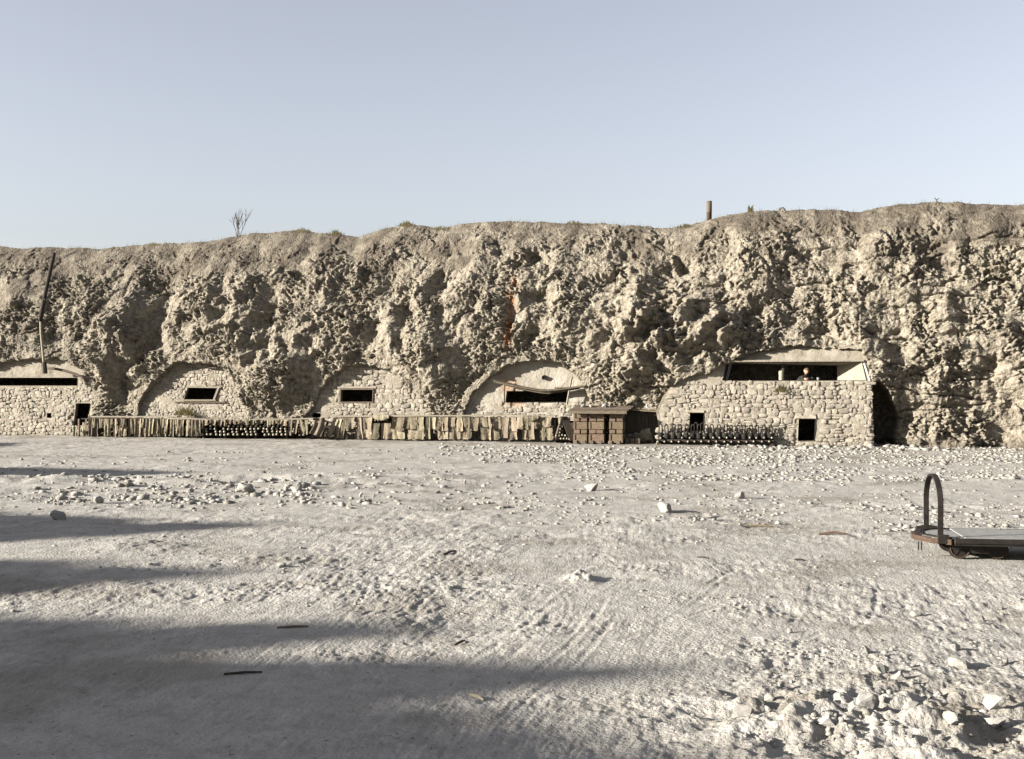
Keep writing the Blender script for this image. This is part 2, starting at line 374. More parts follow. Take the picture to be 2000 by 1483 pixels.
    rust = np.exp(-((SS-cs+.12*fbm(T*1.3, T*0, 2, 81))/.14)**2)*sstep(1.5, .9, np.abs(Zz-cz))*sstep(-.5, .25, fbm(SS*6, T*2.2, 3, 83))*.95
    verts = np.stack([X, Y, Zz], -1).reshape(-1, 3)
    me = mesh_np('cliff', verts, grid_faces(*SS.shape), M['rock'], False, {'soil': soil.ravel(), 'rust': rust.ravel()})
    o = link('cliff', me); tag(o, kind='structure')
    return s, SS, Zz, Oo
cs_, cSS, cZZ, cOO = cliff()

# ------------------------------------------------------------------ the ground
def ground_z(X, Y):
    warp = .55*fbm(X/3.5, Y/6, 2, 101)
    th = R(-12)
    # wheel scour running away from the camera, curving
    a = X*math.cos(th)+Y*math.sin(th)+warp+.035*(Y-9)**2*.25*np.exp(-((Y-9)/9)**2)
    b = -X*math.sin(th)+Y*math.cos(th)
    near = sstep(30, 12, Y)
    z = .82*near*(.0050*fbm(a/.12, b/.9, 4, 103, .6)+.005*perlin(a/.045, b/.5, 107)+.007*fbm(a/.6, b/2.0, 3, 109)+.007*fbm(X/.09, Y/.12, 3, 111))
    z = z + .035*fbm(X/2.3, Y/2.3, 4, 113) + .016*fbm(X/.4, Y/.45, 4, 117, .6)
    z = z*(.45+.75*sstep(-.45, .5, fbm(X/2.6, Y/1.9, 3, 119)))
    mask = sstep(.05, .5, fbm(X/1.3, Y/1.6, 3, 121))
    z = z + near*mask*.018*np.abs(fbm(X/.16, Y/.2, 3, 123))
    for (pts, w, dp) in RUTS:
        P = np.array(pts); d = np.full(X.shape, 9.0)
        box = (X > P[:,0].min()-.5) & (X < P[:,0].max()+.5) & (Y > P[:,1].min()-.5) & (Y < P[:,1].max()+.5)
        x = X[box]; y = Y[box]; dd = np.full(x.shape, 9.0)
        for i in range(len(P)-1):
            e = P[i+1]-P[i]; t = np.clip(((x-P[i,0])*e[0]+(y-P[i,1])*e[1])/(e@e), 0, 1)
            dd = np.minimum(dd, np.hypot(x-P[i,0]-e[0]*t, y-P[i,1]-e[1]*t))
        z[box] += -dp*np.exp(-(dd/w)**2)+.6*dp*np.exp(-((dd-1.9*w)/(.8*w))**2)
    # the trodden bank in the lower right corner and the low spoil ridge on the left
    x0, y0 = G(1760, 1420); z = z + np.exp(-((X-x0)/1.3)**2-((Y-y0)/.9)**2)*(.07+.11*fbm(X*1.9, Y*2.3, 4, 131, .6))
    z = z + .10*np.exp(-((Y-(24.5+.12*(X+6)))/1.3)**2)*sstep(2, -5, X)*(1+fbm(X/1.2, Y/.6, 3, 133))
    x0, y0 = G(1135, 1133); z = z + .075*np.exp(-((X-x0)/.15)**2-((Y-y0)/.22)**2)*(1+.8*fbm(X*9, Y*9, 3, 137))
    x0, y0 = 6.2, 14.5; e = np.exp(-((X-x0)/2.0)**4-((Y-y0)/1.1)**4); z = z*(1-.8*e)-.01*e
    return z
def pxpts(*p): return [G(x, y) for x, y in p]
RUTS = []
def arc(pts, n=7):                           # smooth a pixel polyline
    P = np.array(pts, float); t = np.linspace(0, len(P)-1, n*(len(P)-1))
    # Catmull-Rom
    out = []
    for q in t:
        i = min(int(q), len(P)-2); f = q-i
        p0, p1, p2, p3 = P[max(i-1,0)], P[i], P[i+1], P[min(i+2,len(P)-1)]
        out.append(.5*((2*p1)+(-p0+p2)*f+(2*p0-5*p1+4*p2-p3)*f*f+(-p0+3*p1-3*p2+p3)*f**3))
    return pxpts(*out)
for pts, w, dp in [([(1000,1350),(1100,1270),(1165,1200),(1185,1165)], .05, .02), ([(1030,1370),(1130,1290),(1190,1215)], .05, .018),
                   ([(1665,1235),(1705,1195),(1712,1160),(1690,1130),(1660,1120)], .05, .022), ([(1545,1215),(1575,1180),(1585,1150)], .04, .015),
                   ([(690,1225),(740,1180),(768,1130)], .05, .02), ([(650,1230),(705,1175),(720,1140)], .04, .015), ([(1340,1205),(1400,1185)], .05, .02),
                   ([(1385,1140),(1420,1120),(1440,1110)], .06, .025), ([(1080,1240),(1110,1190),(1100,1160)], .04, .015), ([(1400,1380),(1500,1300),(1590,1240),(1640,1225)], .05, .016),
                   ([(200,1420),(420,1330),(560,1240)], .06, .014), ([(100,1240),(220,1180),(300,1140)], .05, .014), ([(1210,1250),(1340,1190),(1420,1130)], .06, .014),
                   ([(700,1440),(860,1330),(1000,1240),(1090,1170)], .06, .018), ([(760,1440),(910,1340),(1040,1250)], .06, .016), ([(1180,1085),(1215,1110)], .05, .018)]:
    RUTS.append((arc(pts), w*.5, dp*.2))
def ground():
    ydense = [5.6]
    while ydense[-1] < 46: ydense.append(ydense[-1]*(1+max(.0024, .0016*ydense[-1]/10*.55+.0016)))
    yd = np.array(ydense)
    Y = np.concatenate([[-80, -40, -20, -8, 0, 3, 4.6, 5.2], yd, [50, 60, 90, 160, 300, 700]])
    c = np.linspace(-.47, .47, 880)
    ext = np.cumsum(np.geomspace(.003, 30, 34)); c = np.concatenate([-.47-ext[::-1], c, .47+ext])
    YY, CC = np.meshgrid(Y, c, indexing='ij'); XX = CC*np.maximum(YY, 5)
    z = np.zeros_like(XX); m = (YY > 4.5) & (YY < 50) & (np.abs(XX) < 60)
    zz = ground_z(XX.copy(), YY.copy()); z = np.where(m, zz, 0)
    so = (YY*-N[1]-XX*N[0]) - 39.08          # distance behind the front line
    soil = sstep(-2.5, -.2, so)*.75*sstep(-.4, .3, fbm(XX/1.2, YY/.8, 3, 141)+.3*(XX > 4))
    soil = np.maximum(soil, .45*sstep(.1, .7, fbm(XX/2.2, YY/1.6, 5, 143)))
    x0, y0 = G(1790, 1400); soil = np.maximum(soil, .95*np.exp(-((XX-x0)/1.3)**2-((YY-y0)/.9)**2)*sstep(-.4, .4, fbm(XX*1.6, YY*1.6, 4, 147)))
    x0, y0 = G(1750, 895); soil = np.maximum(soil, .7*np.exp(-((XX-x0)/5)**2-((YY-y0)/2)**2)*sstep(-.4, .5, fbm(XX, YY, 4, 149)))
    me = mesh_np('ground', np.stack([XX, YY, z], -1).reshape(-1, 3), grid_faces(*XX.shape), M['ground'], True, {'soil': soil.ravel()})
    tag(link('ground', me), kind='structure')
ground()
def gz(x, y): return float(ground_z(np.array([x], float), np.array([y], float))[0])

# added bank out of view, its crest shaped to throw the yard's long shadows
def bank():
    prof = [(2,2.0),(5.5,.9),(6.9,.6),(7.4,.4),(7.8,-1.2),(8.25,-1.6),(8.5,.3),(8.9,.8),(9.1,.1),(9.22,-3.4),(9.5,-6),(9.8,-6),(10.0,-2.4),(10.35,-.5),(10.65,-1.8),(10.95,-5.8),(12.1,-5.9),(12.6,-4.0),(13.3,-3.3),(14.0,-5),(14.5,-7.2),(16,-7.4),(16.5,-4.9),(17.4,-4.3),(18.6,-6.4),(19.4,-9.5),(25.2,-13),(26.3,-8.8),(27.3,-7.4),(28.4,-9.8),(29.5,-14),(36,-17)]
    yg = np.arange(2.0, 34, .05); xt = np.interp(yg, [p[0] for p in prof], [p[1] for p in prof])
    yg2 = np.arange(-2, 40, .05); xt = np.interp(yg2, yg, xt); xr = np.full_like(yg2, -36.0)-.25*yg2
    yr = yg2-(xt-xr)*math.tan(SUN_TRAVEL)
    yt = np.arange(yr.min(), yr.max(), .07); hh = np.full_like(yt, 1.0)
    hv = (xt-xr)/math.cos(SUN_TRAVEL)*math.tan(SUN_EL); o_ = np.argsort(yr); hh = np.interp(yt, yr[o_], hv[o_])
    hh = hh+.22*fbm(yt/.9, yt*0, 5, 151, .7)
    q = np.linspace(-1, 1, 61); w = 16.0
    XX = (-36-.25*(yt+6))[:, None]+q[None, :]*w; YY = np.broadcast_to(yt[:, None], XX.shape)
    ZZ = hh[:, None]*(1-np.abs(q)**1.15)[None, :]-.1+.25*fbm(XX/1.5, YY/1.5, 4, 153)*(np.abs(q) > .03)[None, :]*np.minimum(1, 3*np.abs(q))[None, :]
    me = mesh_np('shadow_bank', np.stack([XX, YY, ZZ], -1).reshape(-1, 3), grid_faces(*XX.shape), M['rock'], True, {'soil': np.full(XX.size, .5), 'rust': np.zeros(XX.size)})
    tag(link('shadow_bank', me), kind='structure')
bank()

# ------------------------------------------------------------------ masonry
def make_stone_variants(n, mt):
    out = []
    for k in range(n):
        bm = bmesh.new(); g = {}
        r = random.Random(100+k)
        for i in range(4):
            for j in range(4):
                x = (-.5, -.30, .30, .5)[i]; z = (-.5, -.28, .28, .5)[j]
                e = (i in (0, 3))+(j in (0, 3))
                y = (-.5, -.45, -.30)[e]
                if e == 2: x *= .74; z *= .74
                g[i, j] = bm.verts.new((x+r.uniform(-.10, .10), y+r.uniform(-.10, .10), z+r.uniform(-.11, .11)))
        for i in range(3):
            for j in range(3): bm.faces.new((g[i,j], g[i+1,j], g[i+1,j+1], g[i,j+1]))
        ring = [(i,0) for i in range(3)]+[(3,j) for j in range(3)]+[(i,3) for i in (3,2,1)]+[(0,j) for j in (3,2,1)]
        bk = [bm.verts.new((g[q].co.x*.95, .5, g[q].co.z*.95)) for q in ring]
        for a in range(12):
            b = (a+1) % 12; bm.faces.new((g[ring[b]], g[ring[a]], bk[a], bk[b]))
        bmesh.ops.recalc_face_normals(bm, faces=bm.faces)
        me = bpy.data.meshes.new('stone'); bm.to_mesh(me); bm.free(); me.materials.append(mt)
        if k % 2: 
            for p in me.polygons: p.use_smooth = True
        out.append(me)
    return out
STONES = make_stone_variants(14, M['stone'])
def inside(x, y, poly):
    c = False
    for i in range(len(poly)):
        a = poly[i]; b = poly[i-1]
        if (a[1] > y) != (b[1] > y) and x < (b[0]-a[0])*(y-a[1])/(b[1]-a[1])+a[0]: c = not c
    return c
def masonry(name, label, cat, px, wo, batter, holes, plaster_above=None, side=.5, thick=.55, sw=.20, sh=.125, relief=.024, grow=.22, mat_face='mortar', only=None, group=None):
    """A wall of rubble stones on a mortar core. holes: (front polygon px, back polygon px)."""
    P = outline(px, wo); s0 = sum(p[0] for p in P)/len(P)
    root = wall_empty(name, s0, 0); tag(root, label, cat, group)
    cx = s0; cz = max(p[1] for p in P)*.4
    def off(z): return float(BOFF(z)) if name == 'masonry_blockhouse' else wo-batter*max(z, 0)
    Pg = []
    for (x, z) in P:
        d = math.hypot(x-cx, z-cz); g_ = grow
        if name == 'masonry_blockhouse': g_ = 0 if (x > cx+2 and z < 2.55) or z < .9 else .2
        Pg.append((x+(x-cx)/d*g_, z+(z-cz)/d*g_))
    Pg[0] = (Pg[0][0], -.3); Pg[-1] = (Pg[-1][0], -.3)
    HF = [outline(h[0], wo) for h in holes]; HB = [outline(h[1], wo-.4) for h in holes]
    def face(holespolys, o_shift, flip, fine):
        pts = list(Pg); edges = [(i, (i+1) % len(Pg)) for i in range(len(Pg))]
        for h in holespolys:
            b = len(pts); pts += h; edges += [(b+i, b+(i+1) % len(h)) for i in range(len(h))]
        if fine:
            xs = [p[0] for p in Pg]; zs = [p[1] for p in Pg]
            x = min(xs)
            while x < max(xs):
                z = min(zs)
                while z < max(zs):
                    q = (x+random.uniform(-.02, .02), z+random.uniform(-.02, .02))
                    sdv = poly_sd(np.array([q[0]]), np.array([q[1]]), Pg)[0]
                    if sdv < -.03 and all(poly_sd(np.array([q[0]]), np.array([q[1]]), h)[0] > .04 for h in holespolys): pts.append(q)
                    z += .12
                x += .12
        vs, es, fs, *_ = geometry.delaunay_2d_cdt([Vector(p) for p in pts], edges, [], 0, 1e-5)
        tri = []
        for f in fs:
            c = sum((vs[i] for i in f), Vector((0, 0)))/len(f)
            if inside(c.x, c.y, Pg) and not any(inside(c.x, c.y, h) for h in holespolys): tri.append(tuple(f))
        return [(v.x, v.y) for v in vs], tri
    bm = bmesh.new()
    for hp, sft, fine in ((HF, 0, True), (HB, thick, False)):
        vs, tri = face(hp, sft, False, fine)
        xs = np.array([v[0] for v in vs]); zs = np.array([v[1] for v in vs])
        dn = .035*fbm(xs*1.2, zs*1.2, 3, 201)+.012*fbm(xs*5, zs*5, 2, 203)
        bv = [bm.verts.new((x-s0, -off(z)+sft-(dn[i] if fine else 0), z)) for i, (x, z) in enumerate(vs)]
        for t in tri:
            try: bm.faces.new([bv[i] for i in t])
            except ValueError: pass
    for hf, hb in zip(HF, HB):
        n = len(hf)
        a = [bm.verts.new((x-s0, -off(z)-.03, z)) for x, z in hf]; b = [bm.verts.new((x-s0, -off(z)+thick+.02, z)) for x, z in hb]
        for i in range(n): bm.faces.new((a[i], a[(i+1) % n], b[(i+1) % n], b[i]))
    n = len(Pg)
    a = [bm.verts.new((x-s0, -off(z)+.0, z)) for x, z in Pg]; b = [bm.verts.new((x-s0, -off(z)+side, z)) for x, z in Pg]
    for i in range(n): bm.faces.new((a[i], a[(i+1) % n], b[(i+1) % n], b[i]))
    bmesh.ops.remove_doubles(bm, verts=bm.verts, dist=1e-5)
    me = bpy.data.meshes.new('core'); bm.to_mesh(me); bm.free(); me.materials.append(M[mat_face])
    link('mortar_core', me, root)
    # stones in rough courses
    cells = []
    z = .02; zmax = max(p[1] for p in P)
    while z < zmax:
        h = random.uniform(.72, 1.25)*sh; x = min(p[0] for p in P)-random.uniform(0, sw)
        while x < max(p[0] for p in P)+.1:
            w = random.choice([.45,.6,.75,.9,1.0,1.2,1.5])*sw
            xc = x+w/2; zc = z+h/2
            hh = h; zz = zc
            if random.random() < .15 and h > .12:      # two thin ones
                for q in (-1, 1): cells.append((xc, zc+q*h*.25, w, h*.48))
            else: cells.append((xc, zc+random.uniform(-.035, .035), w, h*random.uniform(.75, 1.22)))
            x += w
        z += h
    keep = []
    for (xc, zc, w, h) in cells:
        if not inside(xc, zc, P): continue
        if plaster_above is not None and plaster_above(xc, zc): continue
        bad = False
        for hpoly in HF:
            sdv = poly_sd(np.array([xc-w/2, xc, xc+w/2, xc-w/2, xc+w/2, xc, xc]), np.array([zc-h/2, zc, zc+h/2, zc+h/2, zc-h/2, zc+h/2, zc-h/2]), hpoly)
            if sdv.min() < .0: bad = True; break
        if bad: continue
        if only and not only(xc, zc): continue
        keep.append((xc, zc, w, h))
    keep.sort(key=lambda c: -c[2]*c[3])
    for i, (xc, zc, w, h) in enumerate(keep[:300]):
        pro = random.uniform(.4, 1.3)*relief
        o = link('stone', STONES[random.randrange(14)], root, (xc-s0, -off(zc)-pro+.056, zc), (random.uniform(-.05, .05)+math.atan(batter)*0, random.uniform(-.17, .17), random.uniform(-.05, .05)),
                 (w*.96*random.choice((-1, 1)), .12, h*.95))
    rest = keep[300:]
    if rest:
        vv = []; ff = []; base = 0
        for (xc, zc, w, h) in rest:
            m = STONES[random.randrange(14)]; co = np.array([v.co[:] for v in m.vertices])
            co = co*[w*.96, .12, h*.95]+[xc-s0, -off(zc)-random.uniform(.4, 1.3)*relief+.05, zc]
            vv.append(co); ff += [[i+base for i in p.vertices] for p in m.polygons]; base += len(co)
        me = mesh_np('small_stones', np.concatenate(vv), ff, M['stone'])
        tag(link('small_stones', me, root), kind='stuff')
    return root, s0, off

def rect(x0, y0, x1, y1, skew=0): return [(x0+skew, y0), (x1+skew, y0), (x1, y1), (x0, y1)]
def shrink(h, dx=4, dy=2):
    cx = sum(p[0] for p in h)/len(h); cy = sum(p[1] for p in h)/len(h)
    return [(x-dx*(1 if x > cx else -1), y-dy*(1 if y > cy else -1)) for x, y in h]

def H2(h): return (h, h)
w_left, s_left, off_left = masonry('masonry_wall', 'rubble stone wall with a long slot and a low doorway at the far left', 'wall', left_px, WO, .06,
    [H2(rect(-30,738,147,753)), H2(rect(143,788,170,831,4)), H2(rect(91,807,99,816))], side=.9, plaster_above=lambda x, z: z > Z(60, 735, WO))
w_two, s_two, off_two = masonry('masonry_wall', 'humped rubble wall with a small timber framed slot window, above the left canvas rack', 'wall', two_px, WO, .13,
    [H2([(361,756),(424,756),(417,781),(355,781)])], side=.9, relief=.015, sw=.19, sh=.12)
w_three, s_three, off_three = masonry('masonry_wall', 'arched wall of squared pale stones with a plain rectangular slot', 'wall', three_px, WO, .10,
    [H2(rect(663,761,725,785)), H2(rect(608,807,625,816))], side=.9, relief=.022, sw=.22, sh=.145)
w_four, s_four, off_four = masonry('masonry_wall', 'plastered dome shaped wall with a rust stained slot and a short pipe', 'wall', four_px, WO, .12,
    [H2([(987,764),(1109,764),(1103,786),(985,786)])], side=.9, relief=.016, sw=.22, sh=.14, plaster_above=lambda x, z: z > Z(1050, 786, WO), mat_face='plaster')
w_b, s_b, off_b = masonry('masonry_blockhouse', 'large stone blockhouse with a wide lookout slot and two small doorways', 'blockhouse', build_px, BO, .10,
    [([(1417,709),(1684,708),(1692,743),(1410,743)], [(1417,707),(1636,714),(1636,744),(1412,744)]),
     H2(rect(1345,807,1372,842,2)), H2(rect(1558,819,1590,861,2))],
    side=2.6, thick=.75, sw=.225, sh=.15, relief=.028, grow=.0, plaster_above=lambda x, z: z > Z(1500, 747, BO))
# rooms behind the slots: lined, so that no light comes in from behind
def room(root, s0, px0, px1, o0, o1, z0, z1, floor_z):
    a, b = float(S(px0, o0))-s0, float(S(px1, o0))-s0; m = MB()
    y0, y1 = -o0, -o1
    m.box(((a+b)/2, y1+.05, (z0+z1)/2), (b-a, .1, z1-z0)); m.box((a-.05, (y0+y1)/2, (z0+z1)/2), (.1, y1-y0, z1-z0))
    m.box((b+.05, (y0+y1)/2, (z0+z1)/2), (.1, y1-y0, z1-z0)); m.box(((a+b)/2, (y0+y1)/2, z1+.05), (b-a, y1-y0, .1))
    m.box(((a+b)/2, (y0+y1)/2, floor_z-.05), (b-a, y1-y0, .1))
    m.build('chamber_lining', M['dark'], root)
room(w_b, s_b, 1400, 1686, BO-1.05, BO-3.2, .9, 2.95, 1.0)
# pale lintel, splayed right cheek and timber pieces of the lookout
def wl_(px, py, o, s0): s, z = SZ(px, py, o); return (s-s0, -o, z)
a = wl_(1405, 705, BO-.15, s_b); b = wl_(1688, 705, BO-.15, s_b)
MB().box(((a[0]+b[0])/2, -off_b(2.65)-.03, (a[2]+b[2])/2+.0), (b[0]-a[0], .12, .07), bev=.01).build('lintel', M['mortar'], w_b)
m = MB(); v = []
for (x, y, dd) in [(1637,721,.80),(1689,709,-.045),(1700,744,-.045),(1637,744,.80)]:
    s, z = SZ(x, y, BO-max(dd, 0)*.5); v.append(m.bm.verts.new((s-s_b, -off_b(z)+dd, z)))
v2 = [m.bm.verts.new(q.co+Vector((.06, .05, 0))) for q in v]
m.bm.faces.new(v); m.bm.faces.new(v2[::-1])
for i in range(4): m.bm.faces.new((v[i], v[(i+1) % 4], v2[(i+1) % 4], v2[i]))
m.build('splayed_cheek', M['whitewash'], w_b)
for (x0, y0, x1, y1) in [(1424,709,1416,743),(1427,709,1419,743)]:
    p = wl_(x0, y0, BO, s_b); q = wl_(x1, y1, BO, s_b)
    MB().tube([(p[0], -off_b(p[2])+.12, p[2]), (q[0], -off_b(q[2])+.12, q[2])], .013, 5).build('iron_rod', M['steel'], w_b)
# door lintels
for (x0, x1, y) in [(1341,1376,804),(1553,1594,815)]:
    p = wl_(x0, y, BO, s_b); q = wl_(x1, y, BO, s_b)
    MB().box(((p[0]+q[0])/2, -off_b(p[2])-.01, p[2]), (q[0]-p[0], .10, .085), jit=.008, bev=.012).build('door_lintel', M['stone'], w_b)
# window frames of the other walls
def bar(root, s0, off, p, q, w, d, mt, name, push=.0):
    a = SZ(*p, WO); b = SZ(*q, WO)
    A_ = Vector((a[0]-s0, -off(a[1])-push, a[1])); B_ = Vector((b[0]-s0, -off(b[1])-push, b[1]))
    MB().ribbon([A_, B_], (0, 1, 0), d, w).build(name, mt, root)
bar(w_two, s_two, off_two, (358,756), (426,757), .05, .12, M['pale_wood'], 'frame_board')
bar(w_two, s_two, off_two, (422,757), (414,782), .07, .12, M['pale_wood'], 'frame_board')
bar(w_two, s_two, off_two, (352,782), (418,782), .05, .12, M['pale_wood'], 'frame_board')
bar(w_two, s_two, off_two, (338,785.5), (438,786), .035, .10, M['wood'], 'sill_rail', .05)
bar(w_two, s_two, off_two, (426,742), (426,757), .025, .04, M['wood'], 'frame_stick', .03)
for p, q in (((661,760.5),(727,760.5)), ((661,786),(727,786)), ((662.5,761),(662.5,786)), ((726,761),(726,786))):
    bar(w_three, s_three, off_three, p, q, .03, .10, M['wood'], 'frame_board')
bar(w_three, s_three, off_three, (656,757), (732,757), .06, .09, M['stone'], 'lintel', .0)
bar(w_two, s_two, off_two, (392,716), (420,719), .03, .06, M['wood'], 'loose_stick', .2)
# window four: sagging awning slats, rusty post, pale stake, pipe
for i, (dy, sag) in enumerate([(0,10),(3,9),(6.5,6.5)]):
    pts = []
    for t in np.linspace(0, 1, 13):
        x = 962+(1142-962)*t if i == 0 else 985+(1130-985)*t
        y = (745+dy)+ (16+sag*.4)*math.sin(min(t*1.25, 1)*math.pi/2)*1.0-(t > .55)*(t-.55)*26 if True else 0
        s, z = SZ(x, y, WO+.3-.04*i); pts.append((s-s_four, -(off_four(z)+.32-.06*i), z))
    MB().ribbon(pts, (0, 1, .15), .22, .03).build('awning_slat', M['wood'], w_four)
def stick(root, s0, p, q, o, r, mt, name, n=7):
    a = SZ(*p, o); b = SZ(*q, o); MB().tube([(a[0]-s0, -o, a[1]), (b[0]-s0, -o, b[1])], r, n).build(name, mt, root)
stick(w_four, s_four, (986,743), (985,788), WO-.05, .022, M['rust'], 'rusty_post')
stick(w_four, s_four, (1117,736), (1107,790), WO+.12, .035, M['pale_wood'], 'leaning_stake')
stick(w_four, s_four, (962,742), (986,749), WO+.1, .015, M['wood'], 'thin_stick')
stick(w_four, s_four, (1084,758), (1144,756), WO+.14, .022, M['wood'], 'cross_stick')
s, z = SZ(1060, 736, WO); y = -off_four(z)
m = MB(); m.lathe([(.075,0),(.075,.42),(.06,.42),(.06,.05),(0,.05)], Matrix.Translation((s-s_four, y+.30, z+.02)) @ Matrix.Rotation(R(97), 4, 'X'), 14)
m.build('vent_pipe', M['iron'], w_four, smooth=False)
# rust stains on wall four, as thin flaking scale on the plaster
def add_rust(m, pts, mtname='rust'):
    nt = m.node_tree; n = nt.nodes; l = nt.links
    tc = n.new('ShaderNodeTexCoord'); tot = None
    for (c, r) in pts:
        mp = n.new('ShaderNodeMapping'); mp.vector_type = 'TEXTURE'; mp.inputs['Location'].default_value = c; mp.inputs['Scale'].default_value = r
        l.new(tc.outputs['Object'], mp.inputs['Vector'])
        ln = n.new('ShaderNodeVectorMath'); ln.operation = 'LENGTH'; l.new(mp.outputs[0], ln.inputs[0])
        mr = n.new('ShaderNodeMapRange'); mr.inputs['From Min'].default_value = 1; mr.inputs['From Max'].default_value = .2
        l.new(ln.outputs['Value'], mr.inputs['Value'])
        if tot is None: tot = mr.outputs[0]
        else:
            ad = n.new('ShaderNodeMath'); ad.operation = 'MAXIMUM'; l.new(tot, ad.inputs[0]); l.new(mr.outputs[0], ad.inputs[1]); tot = ad.outputs[0]
    no = n.new('ShaderNodeTexNoise'); no.inputs['Scale'].default_value = 6; no.inputs['Detail'].default_value = 5; l.new(tc.outputs['Object'], no.inputs['Vector'])
    mu = n.new('ShaderNodeMath'); mu.operation = 'MULTIPLY'; l.new(tot, mu.inputs[0]); l.new(no.outputs['Fac'], mu.inputs[1])
    m2 = n.new('ShaderNodeMath'); m2.operation = 'MULTIPLY'; m2.inputs[1].default_value = 1.5; m2.use_clamp = True; l.new(mu.outputs[0], m2.inputs[0])
    set_base(m, mixnode(nt, base_color_source(m), (.22,.105,.045), m2.outputs[0]))
pl = [SZ(x, y, WO) for x, y in ((990,752),(1000,795),(975,760))]
add_rust(M['plaster'], [((pl[0][0]-s_four, 1.6, pl[0][1]), (.5, 1.5, .45)), ((pl[1][0]-s_four, 1.6, pl[1][1]), (.8, 1.5, .3))])

# far-left wall: curved drooping rail under the leaning pole
pts = []
for x, y in [(86,719),(105,720),(125,724),(145,730),(160,737),(172,745)]:
    s, z = SZ(x, y, WO+.35); pts.append((s-s_left, -(WO+.35), z))
MB().tube(pts, .05, 7).build('drooping_rail', M['wood'], w_left, smooth=True)

# ------------------------------------------------------------------ leaning pole at the left
o_ = -.25
base = SZ(88, 730, o_)
r = wall_empty('leaning_pole', base[0], o_, base[1]); tag(r, 'tall bent wooden pole leaning over the wall at the far left', 'pole')
def lp(x, y, o, b=None): s, z = SZ(x, y, o); return (s-base[0], -(o-o_), z-base[1])
MB().tube([lp(88,728,-.25), lp(85,700,-.25), lp(80,650,-.28), lp(79,622,-.3)], [.055,.05,.045,.04], 8).build('lower_shaft', M['pale_wood'], r, smooth=True)  # pale wood puts the sunlight on the lower pole into its colour
MB().tube([lp(78.6,628,-.28), lp(88,576,-.4), lp(98,530,-.6), lp(106,494,-.8)], [.075,.075,.07,.065], 8).build('upper_shaft', M['dark_wood'], r, smooth=True)
MB().tube([lp(88,730,-.23), lp(86.5,708,-.23)], [.09,.08], 8).build('foot_block', M['dark_wood'], r)

# ------------------------------------------------------------------ canvas strips, racks
def strip_mesh(k):
    r = random.Random(k); nx, nz = 5, 9; co = np.zeros((nz, nx, 3))
    ph = r.uniform(0, 6); tap = r.uniform(-.25, .35); lean = r.uniform(-.12, .12)
    for j in range(nz):
        t = j/(nz-1)
        for i in range(nx):
            u = i/(nx-1)-.5
            w = 1+tap*(t-.4)+.08*math.sin(ph+t*6)
            co[j, i] = (u*w+lean*t, .38*math.sin(ph+u*7+t*1.3)*(.4+.6*t)+.1*r.uniform(-1, 1), -t*(1+.05*r.uniform(-1, 1)*(j == nz-1)))
    back = co+np.array([0, .12, 0]); v = np.concatenate([co.reshape(-1, 3), back.reshape(-1, 3)])
    f = grid_faces(nz, nx); n = nz*nx; fs = np.concatenate([f[:, ::-1], f+n])
    rim = [j*nx for j in range(nz)]+[(nz-1)*nx+i for i in range(1, nx)]+[j*nx+nx-1 for j in range(nz-2, -1, -1)]+list(range(nx-2, 0, -1))
    e = np.array([(rim[i], rim[(i+1) % len(rim)], rim[(i+1) % len(rim)]+n, rim[i]+n) for i in range(len(rim))])
    return mesh_np('canvas_strip', v, np.concatenate([fs, e]), M['canvas'], True)
STRIPS = [strip_mesh(k) for k in range(10)]
def px_len(px, n, o): return n*float(depth(px, o))/FPX
def hang(root, s0, o0, x, ytop, ybot, wpx, o, tilt=0):
    s, z = SZ(x, ytop, o); z2 = Z(x, ybot, o)
    w = px_len(x, wpx, o)
    return link('canvas_strip', STRIPS[random.randrange(10)], root, (s-s0, -(o-o0), z), (random.uniform(-.06, .02), tilt+random.uniform(-.05, .05), random.uniform(-.2, .2)), (w*random.choice((-1, 1)), .10, max(.08, z-z2)))
def rack(label, x0, x1, ytop, ybot, o, boards, depth_m=.62, holes=(), group=None):
    s0 = float(S(x0, o)); r = wall_empty('canvas_screened_rack', s0, o); tag(r, label, 'rack')
    for (a, b, ya, yb) in boards:            # long pale boards along the top
        p = SZ(a, ya, o); q = SZ(b, yb, o)
        MB().ribbon([(p[0]-s0, .12, p[1]), ((p[0]+q[0])/2-s0, .10, (p[1]+q[1])/2-.01), (q[0]-s0, .12, q[1])], (0, 1, 0), .34, .045).build('top_board', M['pale_wood'], r)
    L = float(S(x1, o))-s0; zt = float(Z((x0+x1)/2, ytop, o))
    n = max(2, int(L/1.3))
    for i in range(n+1):
        for yy in (.14, depth_m): MB().box((L*i/n, yy, zt/2-.03), (.07, .07, zt-.04), jit=.008).build('post', M['wood'], r)
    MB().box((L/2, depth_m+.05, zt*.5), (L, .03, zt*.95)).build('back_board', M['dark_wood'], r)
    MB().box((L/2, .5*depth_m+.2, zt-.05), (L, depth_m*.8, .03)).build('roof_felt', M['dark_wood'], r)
    return r, s0
RO = -.15
rk1, s1 = rack('long low rack screened by narrow ragged canvas strips, left of the shell pile', 150, 394, 817, 853, RO, [(178,347,814,813.5),(330,372,817.5,818)])
x = 147
while x < 392:
    w = random.uniform(5, 10)
    if not (x < 176 and random.random() < .55):
        yt = 818 if x > 176 else 818+ (176-x)*.55
        if random.random() < .45: hang(rk1, s1, RO, x, yt+14, 852, w, RO-.02)
        hang(rk1, s1, RO, x, yt, random.choice((836, 848, 852)), w*.9, RO+.03, random.uniform(-.08, .08))
    x += w*random.uniform(.55, 1.15)
rk2, s2 = rack('longest rack hung with wide olive canvas sheets, between shell pile and crates', 655, 1082, 813, 857, -.3, [(650,830,813,812.5),(760,1000,812,811.5),(985,1085,811.5,813)])
x = 655
